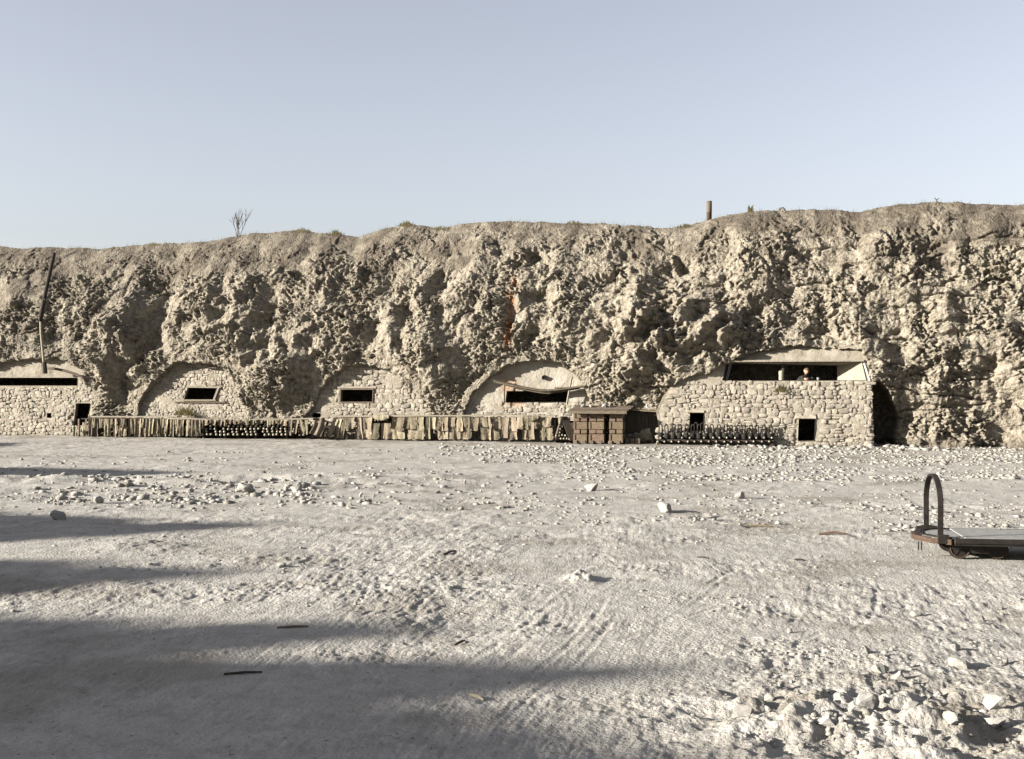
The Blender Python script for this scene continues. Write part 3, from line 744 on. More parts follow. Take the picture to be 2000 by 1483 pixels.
while x < 1080:
    w = random.uniform(8, 19)
    yb = 857+(x-655)*.006
    if 722 < x < 760: 
        hang(rk2, s2, -.3, x, 827, yb, w, -.3)
    else:
        if random.random() < .72: hang(rk2, s2, -.3, x+random.uniform(-3, 3), 834+random.uniform(-2, 2), yb, w*1.05, -.32, random.uniform(-.06, .06))
        hang(rk2, s2, -.3, x, 815, random.choice((834, 838, 842, 856)), w, -.27, random.uniform(-.05, .05))
    x += w*random.uniform(.72, 1.02)
# drooping canvas over the board near its middle
for (x0, x1, y) in [(728,760,817),(1022,1052,818)]:
    pts = []
    a = S(x0, -.2); b = S(x1, -.2)
    m = MB(); vs = []
    for i in range(9):
        t = i/8; s = float(a+(b-a)*t); z = float(Z((x0+x1)/2, y-6, -.2)); dz = .10+.08*math.sin(math.pi*t)
        vs.append([m.bm.verts.new((s-s2, yy+.02*math.sin(i*2), zz)) for yy, zz in ((.0, z-.02+.02*math.sin(i)), (-.13, z+.0), (-.15, z-dz*.6), (-.13, z-dz))])
    for p, q in zip(vs, vs[1:]):
        for j in range(3): m.bm.faces.new((p[j], q[j], q[j+1], p[j+1]))
    m.build('draped_canvas', M['canvas'], rk2, smooth=True)
# slanting flaps at the left end of the long rack
for x, t in ((653,.35),(660,.2),(668,.12)): hang(rk2, s2, -.3, x+4, 818, 856, 9, -.24, t)
for x, t in ((1092,-.1),(1098,.25)): hang(rk2, s2, -.3, x, 815, 858, 8, -.24, t)

# ------------------------------------------------------------------ shells
bm_ = MB().lathe([(0,0),(.066,0),(.07,.01),(.07,.30),(.068,.34),(.058,.42),(.045,.47)], Matrix.Rotation(R(90), 4, 'X') , 10)
shell_me = bm_.mesh('shell_body', M['shell'], True)
fuze_me = MB().lathe([(.045,.468),(.046,.475),(.040,.50),(.034,.515),(0,.52)], Matrix.Rotation(R(90), 4, 'X'), 8).mesh('fuze', M['fuze'], True)
ORD = 'first second third fourth fifth sixth seventh eighth ninth tenth eleventh twelfth thirteenth fourteenth fifteenth sixteenth seventeenth eighteenth nineteenth twentieth twenty-first twenty-second twenty-third twenty-fourth twenty-fifth twenty-sixth twenty-seventh twenty-eighth'.split()
def shell(px, py, o, label, group, z=None, yaw=0, pitch=0, scale=1.0):
    s, zz = SZ(px, py, o); p = wall_xy(s, o-.52*scale)
    b = link('artillery_shell', shell_me, None, (p[0], p[1], zz if z is None else z), (pitch, 0, A+yaw), (scale,)*3)
    tag(b, label, 'shell', group); link('fuze', fuze_me, b); return b
rows = [(395,600,849),(398,602,843.5),(402,600,838),(408,596,832.5),(432,560,827.5)]
for ri, (xa, xb, y) in enumerate(rows):
    x = xa+(ri % 2)*4.2; k_ = 0
    while x < xb:
        if random.random() > .04:
            shell(x+random.uniform(-.8, .8), y+random.uniform(-.6, .6), -.1-.05*ri, f'shell nose, {ORD[k_]} from the left in the {("bottom","second lowest","middle","second highest","top")[ri]} row of the open pile', 'shells stacked nose outward between the racks', yaw=random.uniform(-.05, .05))
            k_ += 1
        x += 8.6
for k_, x in enumerate(np.arange(727, 760, 5.6)): shell(x, 821, -.28, f'small shell nose under drooping canvas, {ORD[k_]} from the left', 'shells in the gap of the long rack', scale=.62)
for i, (x, y) in enumerate([(1086,851),(1092,851),(1098,850),(1104,851),(1089,857),(1095,857),(1101,857),(1107,857),(1093,845),(1094,838),(1112,858)]):
    shell(x, y, .0, f'pale nosed shell under the tent-like boards, {("upper","lower","top","single")[0 if i < 4 else 1 if i < 8 or i == 10 else 2 if i == 8 else 3]} row, {ORD[i%4 if i < 8 else 4 if i == 10 else 0]} from the left', 'shells under the leaning boards', scale=.8)
for i, (x, y) in enumerate([(630,851),(638,852),(646,851),(634,845),(643,845)]):
    shell(x, y, -.1, 'loose shell in the dark gap beside the blanket, ' + ('lower left','lower middle','lower right','upper left','upper right')[i], 'shells in the gap beside the blanket', yaw=random.uniform(-.4, .4))
# pile cover: pale board and ragged canvas fringe
s0 = float(S(372, -.1)); r = wall_empty('shell_pile_cover', s0, -.1); tag(r, 'sagging boards with short canvas fringe over the open pile of shells', 'shelter')
for (xa, xb, ya, yb) in [(368,462,818,820.5),(452,520,820,819),(505,612,819,817.5)]:
    p = SZ(xa, ya, -.1); q = SZ(xb, yb, -.1); mid = ((p[0]+q[0])/2-s0, .16, (p[1]+q[1])/2-.02)
    MB().ribbon([(p[0]-s0, .15, p[1]), mid, (q[0]-s0, .15, q[1])], (0, 1, 0), .34, .045).build('cover_board', M['pale_wood'], r)
x = 392
while x < 604:
    w = random.uniform(6, 10); yb = 848 if x > 562 and random.random() < .6 else random.uniform(826, 834)
    hang(r, s0, -.1, x, 820, yb, w, -.06, random.uniform(-.2, .2)); x += w*random.uniform(.8, 1.5)
for x in (376, 382, 388): hang(r, s0, -.1, x, 820, 852, 7, -.04)
for x in (380, 440, 500, 560, 612):
    p = SZ(x, 853, -.4); MB().box((p[0]-s0, .3, .27), (.06, .06, .54)).build('prop', M['wood'], r)
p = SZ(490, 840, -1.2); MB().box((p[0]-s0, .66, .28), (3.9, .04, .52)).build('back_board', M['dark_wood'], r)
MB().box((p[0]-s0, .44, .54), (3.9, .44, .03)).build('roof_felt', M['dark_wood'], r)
# blanket thrown over the end of the pile
s0 = float(S(606, 0)); r = wall_empty('draped_blanket', s0, 0); tag(r, 'heavy olive blanket hanging over the right end of the open shell pile', 'blanket')
m = MB(); vs = []
for j in range(8):
    t = j/7; row = []
    for i in range(9):
        u = i/8; px = 612+u*22-8*t+ (3*math.sin(t*3)); py = 816+37*t*(.85+.15*u)
        o = .02+.10*t+.05*math.sin(u*11+t*2)
        if t < .15: o -= .25
        s, z = SZ(px, py, o); row.append(m.bm.verts.new((s-s0, -o, max(z, .01))))
    vs.append(row)
for a, b in zip(vs, vs[1:]):
    for i in range(8): m.bm.faces.new((a[i], a[i+1], b[i+1], b[i]))
bl = m.build('blanket_cloth', M['canvas'], r, smooth=True); sm = bl.modifiers.new('thick', 'SOLIDIFY'); sm.thickness = .02
# broken props in the gap
s0 = float(S(640, -.2)); r = wall_empty('broken_props', s0, -.2); tag(r, 'jumble of broken dark boards in the gap between blanket and long rack', 'boards')
for (p, q) in [((626,820),(655,828)),((640,853),(652,822)),((628,850),(640,826)),((636,832),(656,840))]:
    a = SZ(*p, -.3); b = SZ(*q, -.3); MB().ribbon([(a[0]-s0, .1, a[1]), (b[0]-s0, .1, b[1])], (0, 1, 0), .12, .05).build('board', M['dark_wood'], r)

# leaning boards, like a tent end
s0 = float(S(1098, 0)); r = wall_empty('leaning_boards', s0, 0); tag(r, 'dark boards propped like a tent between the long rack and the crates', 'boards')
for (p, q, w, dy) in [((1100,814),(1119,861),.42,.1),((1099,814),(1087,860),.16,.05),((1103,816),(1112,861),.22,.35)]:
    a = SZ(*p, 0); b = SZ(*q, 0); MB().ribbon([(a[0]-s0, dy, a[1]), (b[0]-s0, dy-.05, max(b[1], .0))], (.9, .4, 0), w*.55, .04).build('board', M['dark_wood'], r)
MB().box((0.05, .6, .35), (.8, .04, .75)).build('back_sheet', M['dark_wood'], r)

# ------------------------------------------------------------------ crate stack with plank roof
CO = .22
def crate_mesh(w, d, h):
    m = MB(); nb = 2
    for i in range(nb): m.box((0, -d/2, h*(i+.5)/nb), (w, .03, h/nb-.008), jit=.002)
    m.box((0, 0, h/2), (w-.02, d-.03, h-.02)); return m.mesh('crate_box', M['crate'])
s0 = float(S(1118, CO)); 
q = px_len(1160, 1, CO)
cols = [(1120,1147),(1150,1180),(1190,1217)]
names = ['left', 'middle', 'right']
lev = [(848.5,865,'bottom'),(824,838.5,'middle'),(806.5,816.5,'top')]
for ci, (xa, xb) in enumerate(cols):
    for li, (ya, yb, ln) in enumerate(lev):
        a = SZ(xa, yb, CO); b = SZ(xb, ya, CO); w = b[0]-a[0]; h = b[1]-a[1]; d = .55
        rt = wall_empty('wooden_crate', (a[0]+b[0])/2, CO-d/2, a[1]); rt.rotation_euler[2] += random.uniform(-.03, .03)
        tag(rt, f'brown wooden ammunition crate, {ln} of the {names[ci]} column under the plank roof', 'crate', 'crates stacked under the plank roof')
        MB().box((0, .02, h/2), (w-.01, d-.04, h)).build('box', M['crate'], rt)
        nb = 1
        for i in range(nb): MB().box((0, -d/2+.005, h*(i+.5)/nb), (w+.01, .03, h/nb-.01), jit=.004).build('front_board', M['crate'], rt)
        for sx in (-1, 1): MB().box((sx*(w/2-.035), -d/2-.02, h/2), (.05, .02, h*.96)).build('cleat', M['crate'], rt)
    # battens between the crates
    for (ya, yb, ln) in [(838.5,848,'lower'),(817,824,'upper')]:
        for t, side_ in ((.25, 'left'), (.75, 'right')):
            px = xa+(xb-xa)*t; a = SZ(px, yb, CO); z2 = Z(px, ya, CO); hh = float(z2)-a[1]
            bt = wall_empty('batten', a[0], CO-.25, a[1]); bt.rotation_euler[2] += random.uniform(-.05, .05)
            tag(bt, f'{side_} spacer batten of the {ln} layer in the {names[ci]} crate column', 'batten', 'spacer battens between crates')
            bt.data = None
            MB().box((0, 0, hh*.5), (w*.43, .56, hh*.8), jit=.006, bev=.008).build('block', M['crate'], bt)
s0 = float(S(1165, CO)); r = wall_empty('crate_shelter', s0, CO); tag(r, 'low plank roof on sleepers sheltering the stacked crates, stones lying on top', 'shelter')
for i, x in enumerate((1124, 1140, 1156, 1172, 1192, 1208)):
    a = SZ(x, 870, CO); MB().box((a[0]-s0, .3, .055), (.13, .7, .11), jit=.01, bev=.01).build('sleeper', M['wood'], r)
zf = float(Z(1165, 803.5, CO)); zb = zf+.13
for i in range(4):                           # roof planks, laid lengthwise, lapping
    t0 = i/4; y0 = -.22+t0*.9; z0 = zf+(zb-zf)*t0
    xl = SZ(1112+t0*8, 803, CO)[0]-s0; xr = SZ(1226+t0*8, 803, CO)[0]-s0
    MB().box(((xl+xr)/2, y0+.13, z0+.02+.006*i), (xr-xl, .27, .03), (R(8), 0, random.uniform(-.006, .006)), jit=.008).build('roof_plank', M['wood'], r)
a = SZ(1112, 804, CO); b = SZ(1226, 804, CO)
MB().box(((a[0]+b[0])/2-s0, -.225, zf-.03), (b[0]-a[0], .035, .09), jit=.004).build('fascia_board', M['wood'], r)
for x in (1120, 1184, 1217):
    a = SZ(x, 803, CO); MB().box((a[0]-s0, .62, zf/2), (.06, .06, zf)).build('post', M['dark_wood'], r)
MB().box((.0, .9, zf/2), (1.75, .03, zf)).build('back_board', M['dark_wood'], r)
# boarded lean-to in the shade of the crates
HO = -.45
s0 = float(S(1250, HO)); r = wall_empty('boarded_lean_to', s0, HO); tag(r, 'black boarded lean-to in shade at the right end of the crates', 'lean-to')
xa = float(S(1217, HO))-s0; xb = float(S(1281, HO))-s0; ht = float(Z(1240, 802, HO)); hr = float(Z(1283, 806, HO)); nb = 9
for i in range(nb):
    t = (i+.5)/nb; h = ht+(hr-ht)*t; w = (xb-xa)/nb
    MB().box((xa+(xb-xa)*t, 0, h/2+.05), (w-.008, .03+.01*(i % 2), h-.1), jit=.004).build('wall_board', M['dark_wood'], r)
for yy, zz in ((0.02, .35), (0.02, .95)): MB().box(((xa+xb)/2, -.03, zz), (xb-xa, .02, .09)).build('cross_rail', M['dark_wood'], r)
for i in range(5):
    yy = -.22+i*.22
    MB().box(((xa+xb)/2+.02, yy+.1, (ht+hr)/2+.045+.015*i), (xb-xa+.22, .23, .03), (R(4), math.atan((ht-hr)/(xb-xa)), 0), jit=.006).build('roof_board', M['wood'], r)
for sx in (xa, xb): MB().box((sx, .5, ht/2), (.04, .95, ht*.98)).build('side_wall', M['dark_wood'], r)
for x in (1226,1236,1246): a = SZ(x, 868, HO+.3); MB().box((a[0]-s0, -.3, .09), (.14, .3, .18), jit=.01).build('footing_block', M['wood'], r)

# ------------------------------------------------------------------ the row of lifting-loop bombs
body_me = MB().lathe([(0,0),(.085,0),(.09,.02),(.09,.12),(.06,.17),(.03,.19),(0,.19)], None, 10).mesh('bomb_body', M['shell'], True)
mh = MB(); hp = []
for t in np.linspace(0, math.pi, 9): hp.append((.05*math.cos(t), 0, .41+.045*math.sin(t)))
mh.tube([(.05,0,.14)]+hp+[(-.05,0,.14)], .018, 6); loop_me = mh.mesh('lifting_loop', M['iron'], True)
plug_me = MB().lathe([(0,0),(.035,0),(.035,.03),(.02,.05),(0,.05)], Matrix.Translation((0,-.095,.1)) @ Matrix.Rotation(R(90), 4, 'X'), 8).mesh('plug', M['fuze'], True)
i = 0; x = 1290
while x < 1512:
    for back in (0, 1):
        o = .12-.28*back; s = float(S(x+back*5.5, o)); p = wall_xy(s, o)
        b = link('mortar_bomb', body_me, None, (p[0], p[1], .20+.05*back+random.uniform(-.01, .01)), (random.uniform(-.05, .05), random.uniform(-.06, .06), A+random.uniform(-.3, .3)))
        tag(b, f'squat bomb with upright loop, {"rear" if back else "front"} line, {ORD[i]} from the left', 'bomb', 'looped bombs in front of the blockhouse' if not back else 'rear line of looped bombs')
        link('lifting_loop', loop_me, b); 
    x += 12.6; i += 1
x = 1284; kk = [-1, -1]
while x < 1512:                              # shells lying in front and below
    for row, (y, off_) in enumerate([(863, 0), (855.5, 6)]):
        if random.random() > .12:
            kk[row] += 1; shell(x+off_, y+random.uniform(-.5, .5), .38-.05*row, f'pale nosed shell under the looped bombs, {("lower","upper")[row]} row, {ORD[kk[row]]} from the left', 'shells lying under the looped bombs', yaw=random.uniform(-.08, .08), scale=.72)
    x += 14.5
s0 = float(S(1400, .1)); r = wall_empty('bomb_sleeper', s0, .1); tag(r, 'dark timber platform carrying the row of looped bombs', 'platform')
a = float(S(1284, .1))-s0; b = float(S(1512, .1))-s0
MB().box(((a+b)/2, .16, .13), (b-a, .6, .10), jit=.01).build('platform_board', M['dark_wood'], r)
for t in (.02, .25, .5, .75, .98): MB().box((a+(b-a)*t, .16, .04), (.14, .6, .08)).build('bearer', M['dark_wood'], r)

# ------------------------------------------------------------------ things in the lookout
o = BO-.55; s0, z0 = SZ(1526, 744, o); r = wall_empty('whitewashed_pillar', s0, o, z0-.02); tag(r, 'short pale stone pillar standing in the middle of the lookout slot', 'pillar')
MB().lathe([(0,0),(.075,0),(.085,.08),(.08,.20),(.09,.30),(.06,.345),(0,.35)], None, 9).build('pillar_shaft', M['plaster'], r, smooth=True)
MB().tube([(.06,0,.28),(.055,.0,.62)], .05, 7).build('dark_post', M['dark_wood'], r)
# person leaning on the sill
def skinned(name, pts, edges, mt, parent, root_i=0, sub=2):
    me = bpy.data.meshes.new(name); me.from_pydata([p[:3] for p in pts], edges, []); me.update()
    o = link(name, me, parent); sk = o.modifiers.new('skin', 'SKIN'); sk.use_smooth_shade = True
    for i, p in enumerate(pts): me.skin_vertices[0].data[i].radius = (p[3], p[3]*(p[4] if len(p) > 4 else 1))
    me.skin_vertices[0].data[root_i].use_root = True
    sb = o.modifiers.new('sub', 'SUBSURF'); sb.levels = sub; sb.render_levels = sub
    bpy.context.view_layer.update()
    dg = bpy.context.evaluated_depsgraph_get(); m2 = bpy.data.meshes.new_from_object(o.evaluated_get(dg)); m2.materials.clear(); m2.materials.append(mt)
    for p in m2.polygons: p.use_smooth = True
    o.modifiers.clear(); o.data = m2; return o
o = BO-.62; ps, _ = SZ(1574, 740, o); sill = float(Z(1575, 744, o)); fl = 1.0
r = wall_empty('person', ps, o, fl); tag(r, 'person in a dark jacket leaning on the sill of the lookout, hands together', 'person')
sh = sill-fl                                  # sill height above the floor, local frame: x right, y into the room
bp = [(0,.50,sh-.38,.13,1.1),(0,.36,sh-.16,.13,1.15),(0,.20,sh+.06,.14,1.2),(0,.10,sh+.14,.06),(.0,.03,sh+.20,.055),   # pelvis..neck
      (-.19,.16,sh+.09,.065),(-.27,.08,sh-.02,.045) ,(-.22,-.10,sh+.04,.04),(-.05,-.22,sh+.05,.032),
      (.19,.16,sh+.09,.065),(.28,.08,sh-.02,.045),(.24,-.10,sh+.04,.04),(.08,-.22,sh+.05,.032),
      (-.10,.52,sh-.55,.09),(-.11,.50,.45,.06),(-.11,.55,.08,.045),(-.11,.42,.04,.04),
      (.10,.52,sh-.55,.09),(.12,.46,.45,.06),(.12,.52,.08,.045),(.12,.39,.04,.04)]
be = [(0,1),(1,2),(2,3),(3,4),(2,5),(5,6),(6,7),(7,8),(2,9),(9,10),(10,11),(11,12),(0,13),(13,14),(14,15),(15,16),(0,17),(17,18),(18,19),(19,20)]
skinned('body', bp, be, M['cloth'], r)
# head: shaped ball with brow, nose, chin; hair cap
m = MB(); bmesh.ops.create_icosphere(m.bm, subdivisions=4, radius=1)
for v in m.bm.verts:
    x, y, z = v.co; f = max(0, -y)
    w = .078*(1-.18*max(0, -z)-.0*z); v.co = Vector((x*w, y*.095, z*.118))
    nose = math.exp(-(x/.16)**2-((z+.08)/.22)**2)*f; v.co.y -= .026*nose
    eye = (math.exp(-((x-.38)/.16)**2)+math.exp(-((x+.38)/.16)**2))*math.exp(-((z-.1)/.12)**2)*f; v.co.y += .010*eye
    v.co.y -= .010*math.exp(-(x/.4)**2-((z+.78)/.16)**2)*f
    mouth = math.exp(-(x/.3)**2-((z+.45)/.05)**2)*f; v.co.y += .004*mouth
    ear = math.exp(-((abs(x)-1)/.12)**2-((z)/.2)**2-((y-.05)/.2)**2); v.co.x += math.copysign(.014, x)*ear
Mh = Matrix.Translation((.02, -.02, sh+.32)) @ Matrix.Rotation(R(18), 4, 'Z') @ Matrix.Rotation(R(16), 4, 'X')
hd = m.build('head', M['skin'], r, smooth=True); hd.matrix_local = Mh
m = MB(); bmesh.ops.create_icosphere(m.bm, subdivisions=3, radius=1)
for v in list(m.bm.verts):
    if v.co.z < .15 and v.co.y < .1 or v.co.z < -.45: m.bm.verts.remove(v)
for v in m.bm.verts: v.co = Vector((v.co.x*.088, v.co.y*.105, v.co.z*.130+.004))
hr_ = m.build('hair', M['hair'], r, smooth=True); hr_.matrix_local = Mh; sm = hr_.modifiers.new('thick', 'SOLIDIFY'); sm.thickness = .012
for sx in (-1, 1):                           # hands: palm and five curled fingers each
    hx = sx*.045+.015
    pts = [(hx+sx*.02,-.20,sh+.05,.026),(hx+sx*.004,-.245,sh+.052,.028,.6)]; ed = [(0,1)]
    for k in range(4):
        bx = hx-sx*(.012)+ (k-1.5)*.004; zz = sh+.078-k*.017; L = (.030,.034,.032,.026)[k]
        b = len(pts); pts += [(bx,-.262,zz,.0095),(bx-sx*L,-.280,zz,.009),(bx-sx*(L+.018),-.262,zz-.003,.0085)]; ed += [(1,b),(b,b+1),(b+1,b+2)]
    b = len(pts); pts += [(hx,-.235,sh+.085,.011),(hx-sx*.02,-.255,sh+.098,.0095)]; ed += [(1,b),(b,b+1)]
    skinned('hand', pts, ed, M['skin'], r, 0, 1)
# small items on the sill: coil and bottle-like lamp
o = BO-.5; s0, z0 = SZ(1598, 743, o); r = wall_empty('metal_cup', s0, o, z0); tag(r, 'small pale metal cup on the lookout sill right of the person', 'cup')
MB().lathe([(0,0),(.04,0),(.045,.09),(.038,.09),(.035,.01),(0,.01)], None, 10).build('cup_body', M['steel'], r, smooth=True)
# weeds on walls
def tuft(name, label, x, y, z, r_, h, n, mt, cat='weed', lean=.3, group=None, seed=0):
    rd = random.Random(seed); m = MB()
    for i in range(n):
        a = rd.uniform(0, 6.28); rr = r_*rd.random()*.85; bx, by = rr*math.cos(a), rr*math.sin(a)
        hh = h*(1-1.1*(rr/r_)**2)*rd.uniform(.2, 1); lx = rd.uniform(-1, 1)*lean*hh; ly = rd.uniform(-1, 1)*lean*hh; w = .006+.012*rd.random()
        v = [m.bm.verts.new(p) for p in ((bx-w, by, 0), (bx+w, by, 0), (bx+lx*.45+w*.8, by+ly*.45, hh*.6), (bx+lx*.45-w*.8, by+ly*.45, hh*.6), (bx+lx, by+ly, hh))]
        m.bm.faces.new((v[0], v[1], v[2], v[3])); m.bm.faces.new((v[3], v[2], v[4]))
    o = m.build(name, mt, None, loc=(x, y, z)); tag(o, label, cat, group); return o
def rim_point(px, back=0.15):
    """highest cliff point as seen in the photo column px"""
    x_ = P0[0]+U[0]*cSS+N[0]*cOO; y_ = P0[1]+U[1]*cSS+N[1]*cOO
    s = float(S(px, RIM_O)); j = int(np.argmin(np.abs(cs_-s))); cand = []
    for jj in range(j-14, j+15):
        sl = np.argmax((cZZ[:, jj]-CAM_H)/y_[:, jj]); cand.append((abs((x_[sl, jj]/y_[sl, jj])*FPX+1000-px), x_[sl, jj], y_[sl, jj], cZZ[sl, jj]))
    c = min(cand); return c[1], c[2], c[3]
def wall_tuft(px, py, o, r_, h, n, mt, label, seed, hang_=False):
    s, z = SZ(px, py, o); p = wall_xy(s, o); t = tuft('weed', label, p[0], p[1], z, r_, h, n, mt, 'weed', .8, None, seed); return t
wall_tuft(362, 811, WO+.15, .5, .42, 260, M['weed'], 'brown green weed growing at the foot of the humped wall above the rack', 1)
wall_tuft(1526, 766, BO+.02, .3, .3, 90, M['weed'], 'dry weed rooted in the blockhouse wall below the pale pillar', 2)

# ------------------------------------------------------------------ on the rim
x, y, z = rim_point(466)
r = link('dead_shrub', None, loc=(x, y, z-.1)); tag(r, 'leafless wind bent shrub standing alone on the left part of the rim', 'shrub')
rd = random.Random(4); m = MB(); tw = MB()
def branch(mm, p, d, L, rad, lev):
    pts = [p]; dd = Vector(d); q = Vector(p)
    for i in range(4):
        dd = (dd+Vector((rd.uniform(-.13, .17), rd.uniform(-.13, .13), rd.uniform(-.02, .12)))).normalized(); q = q+dd*L/4; pts.append(q.copy())
        if lev < 2 and i > 0:
            for _ in range(2):
                nd = (dd+Vector((rd.uniform(-.55, .55), rd.uniform(-.5, .5), rd.uniform(0, .3)))).normalized(); branch(tw, q.copy(), nd, L*rd.uniform(.35, .55), rad*.55, lev+1)
    mm.tube(pts, [rad, rad*.85, rad*.7, rad*.55, rad*.35], 4)
for k in range(5): branch(m, Vector((rd.uniform(-.06, .06), rd.uniform(-.06, .06), 0)), (rd.uniform(-.35, .55), rd.uniform(-.3, .3), 1), rd.uniform(.6, .78), .016, 0)
m.build('stem', M['twig'], r); tw.build('twigs', M['twig'], r)
x, y, z = rim_point(1387)
r = link('stove_pipe', None, loc=(x, y+.2, z-.3)); tag(r, 'dark cylindrical chimney pipe standing up from the rim against the sky', 'pipe')
zt = CAM_H+(741.5-393)/FPX*(y+.2)-(z-.3); rad = 5.2*(y)/FPX
MB().lathe([(0,0),(rad,0),(rad,zt*.62)], None, 16).build('lower_tube', M['rust'], r, smooth=True)
MB().lathe([(rad*1.05,zt*.6),(rad*1.05,zt),(rad*.85,zt),(rad*.85,zt*.7),(0,zt*.7)], None, 16).build('upper_tube', M['wood'], r, smooth=True)
rocks = []
def rock_mesh(k, n=2):
    bm = bmesh.new(); bmesh.ops.create_icosphere(bm, subdivisions=n, radius=1); r = random.Random(k)
    pl = [(Vector([r.gauss(0, 1) for _ in range(3)]).normalized(), r.uniform(.42, .8)) for _ in range(11)]
    for v in bm.verts:
        for nrm, dd in pl:
            e = v.co.dot(nrm)
            if e > dd: v.co -= nrm*(e-dd)*1.0
        v.co *= 1+r.uniform(-.10, .10)
    me = bpy.data.meshes.new('rock'); bm.to_mesh(me); bm.free(); me.materials.append(M['loose']); return me
ROCKS = [rock_mesh(k) for k in range(9)]
def rock(name, label, loc, size, group=None, k=None, flat=.7, cat='stone'):
    o = link(name, ROCKS[random.randrange(9) if k is None else k], None, loc, (random.uniform(-.3, .3), random.uniform(-.3, .3), random.uniform(0, 6)), (size, size*random.uniform(.75, 1), size*flat))
    tag(o, label, cat, group); return o
x, y, z = rim_point(1527); rock('boulder', 'pale boulder perched on the rim right of the chimney pipe', (x, y, z+.05), .17)
for px, h, n, lab in [(795,.20,180,'dark bushy weed clump on the rim above the arched stone wall'),(1465,.28,120,'small spindly weed on the rim between chimney pipe and boulder'),(655,.22,140,'low brown grass clump at the dip of the rim right of the shrub'),(1340,.12,140,'low dark grass clump on the rim just left of the chimney pipe'),(1120,.13,120,'wide low grass clump on the middle of the rim'),(860,.12,140,'thin grass clump right of the bushy weed on the rim'),(590,.16,140,'sparse tall grass on the left rim between shrub and dip'),(300,.10,140,'low grass on the far left rim'),(1760,.08,140,'short grass on the right rim before its highest hump')]:
    x, y, z = rim_point(px); tf = tuft('weed', lab, x, y, z-.05, .45 if px != 1465 else .12, h+.06, n, M['weed'] if px in (795,1340,655) else M['grass'], 'weed', .45, None, px)
    if px not in (795, 1465): tf['kind'] = 'stuff'

def rim_grass():
    vs = []; fs = []; b = 0
    for px in np.arange(-30, 2040, 2.2):
        if random.random() < .62*(.5+.9*float(perlin(np.array([px/60.]), np.array([.3]), 9)[0])+.1):
            x, y, z = rim_cache(px)
            for _ in range(random.randrange(1, 4)):
                xx = x+random.uniform(-.06, .06); yy = y+random.uniform(-.15, .15); h = random.uniform(.05, .17); lx = random.uniform(-.06, .06); w = .005
                vs += [(xx-w, yy, z-.05), (xx+w, yy, z-.05), (xx+lx, yy, z+h)]; fs.append((b, b+1, b+2)); b += 3
    o = link('rim_grass', mesh_np('rim_grass', vs, fs, M['grass'])); tag(o, 'sparse dry grass blades along the rim of the quarry', 'grass', None, 'stuff')
_rx = np.arange(-40, 2060, 20); _rp = np.array([rim_point(p) for p in _rx])
def rim_cache(px): return tuple(np.interp(px, _rx, _rp[:, i]) for i in range(3))
rim_grass()
# thin dead twig forked on the right rim
x, y, z = rim_point(1828); r = link('forked_twig', None, loc=(x, y, z)); tag(r, 'small black forked twig sticking up on the right rim', 'twig')
MB().tube([(0,0,-.1),(.02,0,.05),(-.06,0,.12)], .014, 5).tube([(.02,0,.05),(.09,0,.11)], .012, 5).tube([(.02,0,.05),(.07,0,-.08),(.09,0,-.2)], .012, 5).build('stem', M['iron'], r)

# stones lying on the crate roof
for (px, py, sz_, lab) in [(1139,787,.12,'grey angular stone on the left part of the crate roof'),(1154,788,.11,'pale round stone on the crate roof, second from its left end'),(1180,787,.13,'large white stone near the middle of the crate roof'),(1192,788,.10,'shaded stone right beside the large white one on the crate roof'),(1268,794,.16,'big round grey stone on the roof of the boarded lean-to')]:
    o = CO-.45 if px < 1200 else HO-.3; s, _ = SZ(px, py, o); p = wall_xy(s, o)
    rock('stone', lab, (p[0], p[1], (zf+.10 if px < 1200 else (ht+hr)/2+.06)+sz_*.55), sz_)

# ------------------------------------------------------------------ ballast of loose stones
ico_v = None
def scatter(name, label, xs, ys, sizes, mt, seed, embed=.1):
    r = np.random.default_rng(seed); bm = bmesh.new(); bmesh.ops.create_icosphere(bm, subdivisions=1, radius=1)
    bv = np.array([v.co[:] for v in bm.verts]); bf = np.array([[v.index for v in f.verts] for f in bm.faces]); bm.free()
    n = len(xs); zs = ground_z(np.array(xs, float), np.array(ys, float))
    V = np.sign(bv)*np.abs(bv)**.7*(1+r.uniform(-.42, .38, (n, len(bv), 1)))
    V = V*(np.array(sizes)[:, None, None]*np.stack([r.uniform(.8, 1.3, n), r.uniform(.7, 1.1, n), r.uniform(.35, .75, n)], -1)[:, None, :])
    a = r.uniform(0, 6.28, n); ca, sa = np.cos(a)[:, None], np.sin(a)[:, None]
    X = V[..., 0]*ca-V[..., 1]*sa+np.array(xs)[:, None]; Y = V[..., 0]*sa+V[..., 1]*ca+np.array(ys)[:, None]; Zz = V[..., 2]+(zs+np.array(sizes)*embed)[:, None]
    me = mesh_np(name, np.stack([X, Y, Zz], -1).reshape(-1, 3), (bf[None]+np.arange(n)[:, None, None]*len(bv)).reshape(-1, 3), mt)
    tag(link(name, me), label, 'gravel', None, 'stuff')
def region(n, x0, x1, y0, y1, smin, smax, seed, dens=None):
    r = np.random.default_rng(seed); px = r.uniform(x0, x1, n*3); py = r.uniform(y0, y1, n*3)
    d = FPX*CAM_H/(py-741.5); X = (px-1000)/FPX*d
    f = fbm(X/1.4, d/2.2, 3, seed)+.15
    keep = r.random(n*3) < np.clip(.35+f*1.2, 0.02, 1); px, py, X, d = px[keep][:n], py[keep][:n], X[keep][:n], d[keep][:n]
    sz = smin+(smax-smin)*r.random(len(X))**3.5
    return X, d, sz
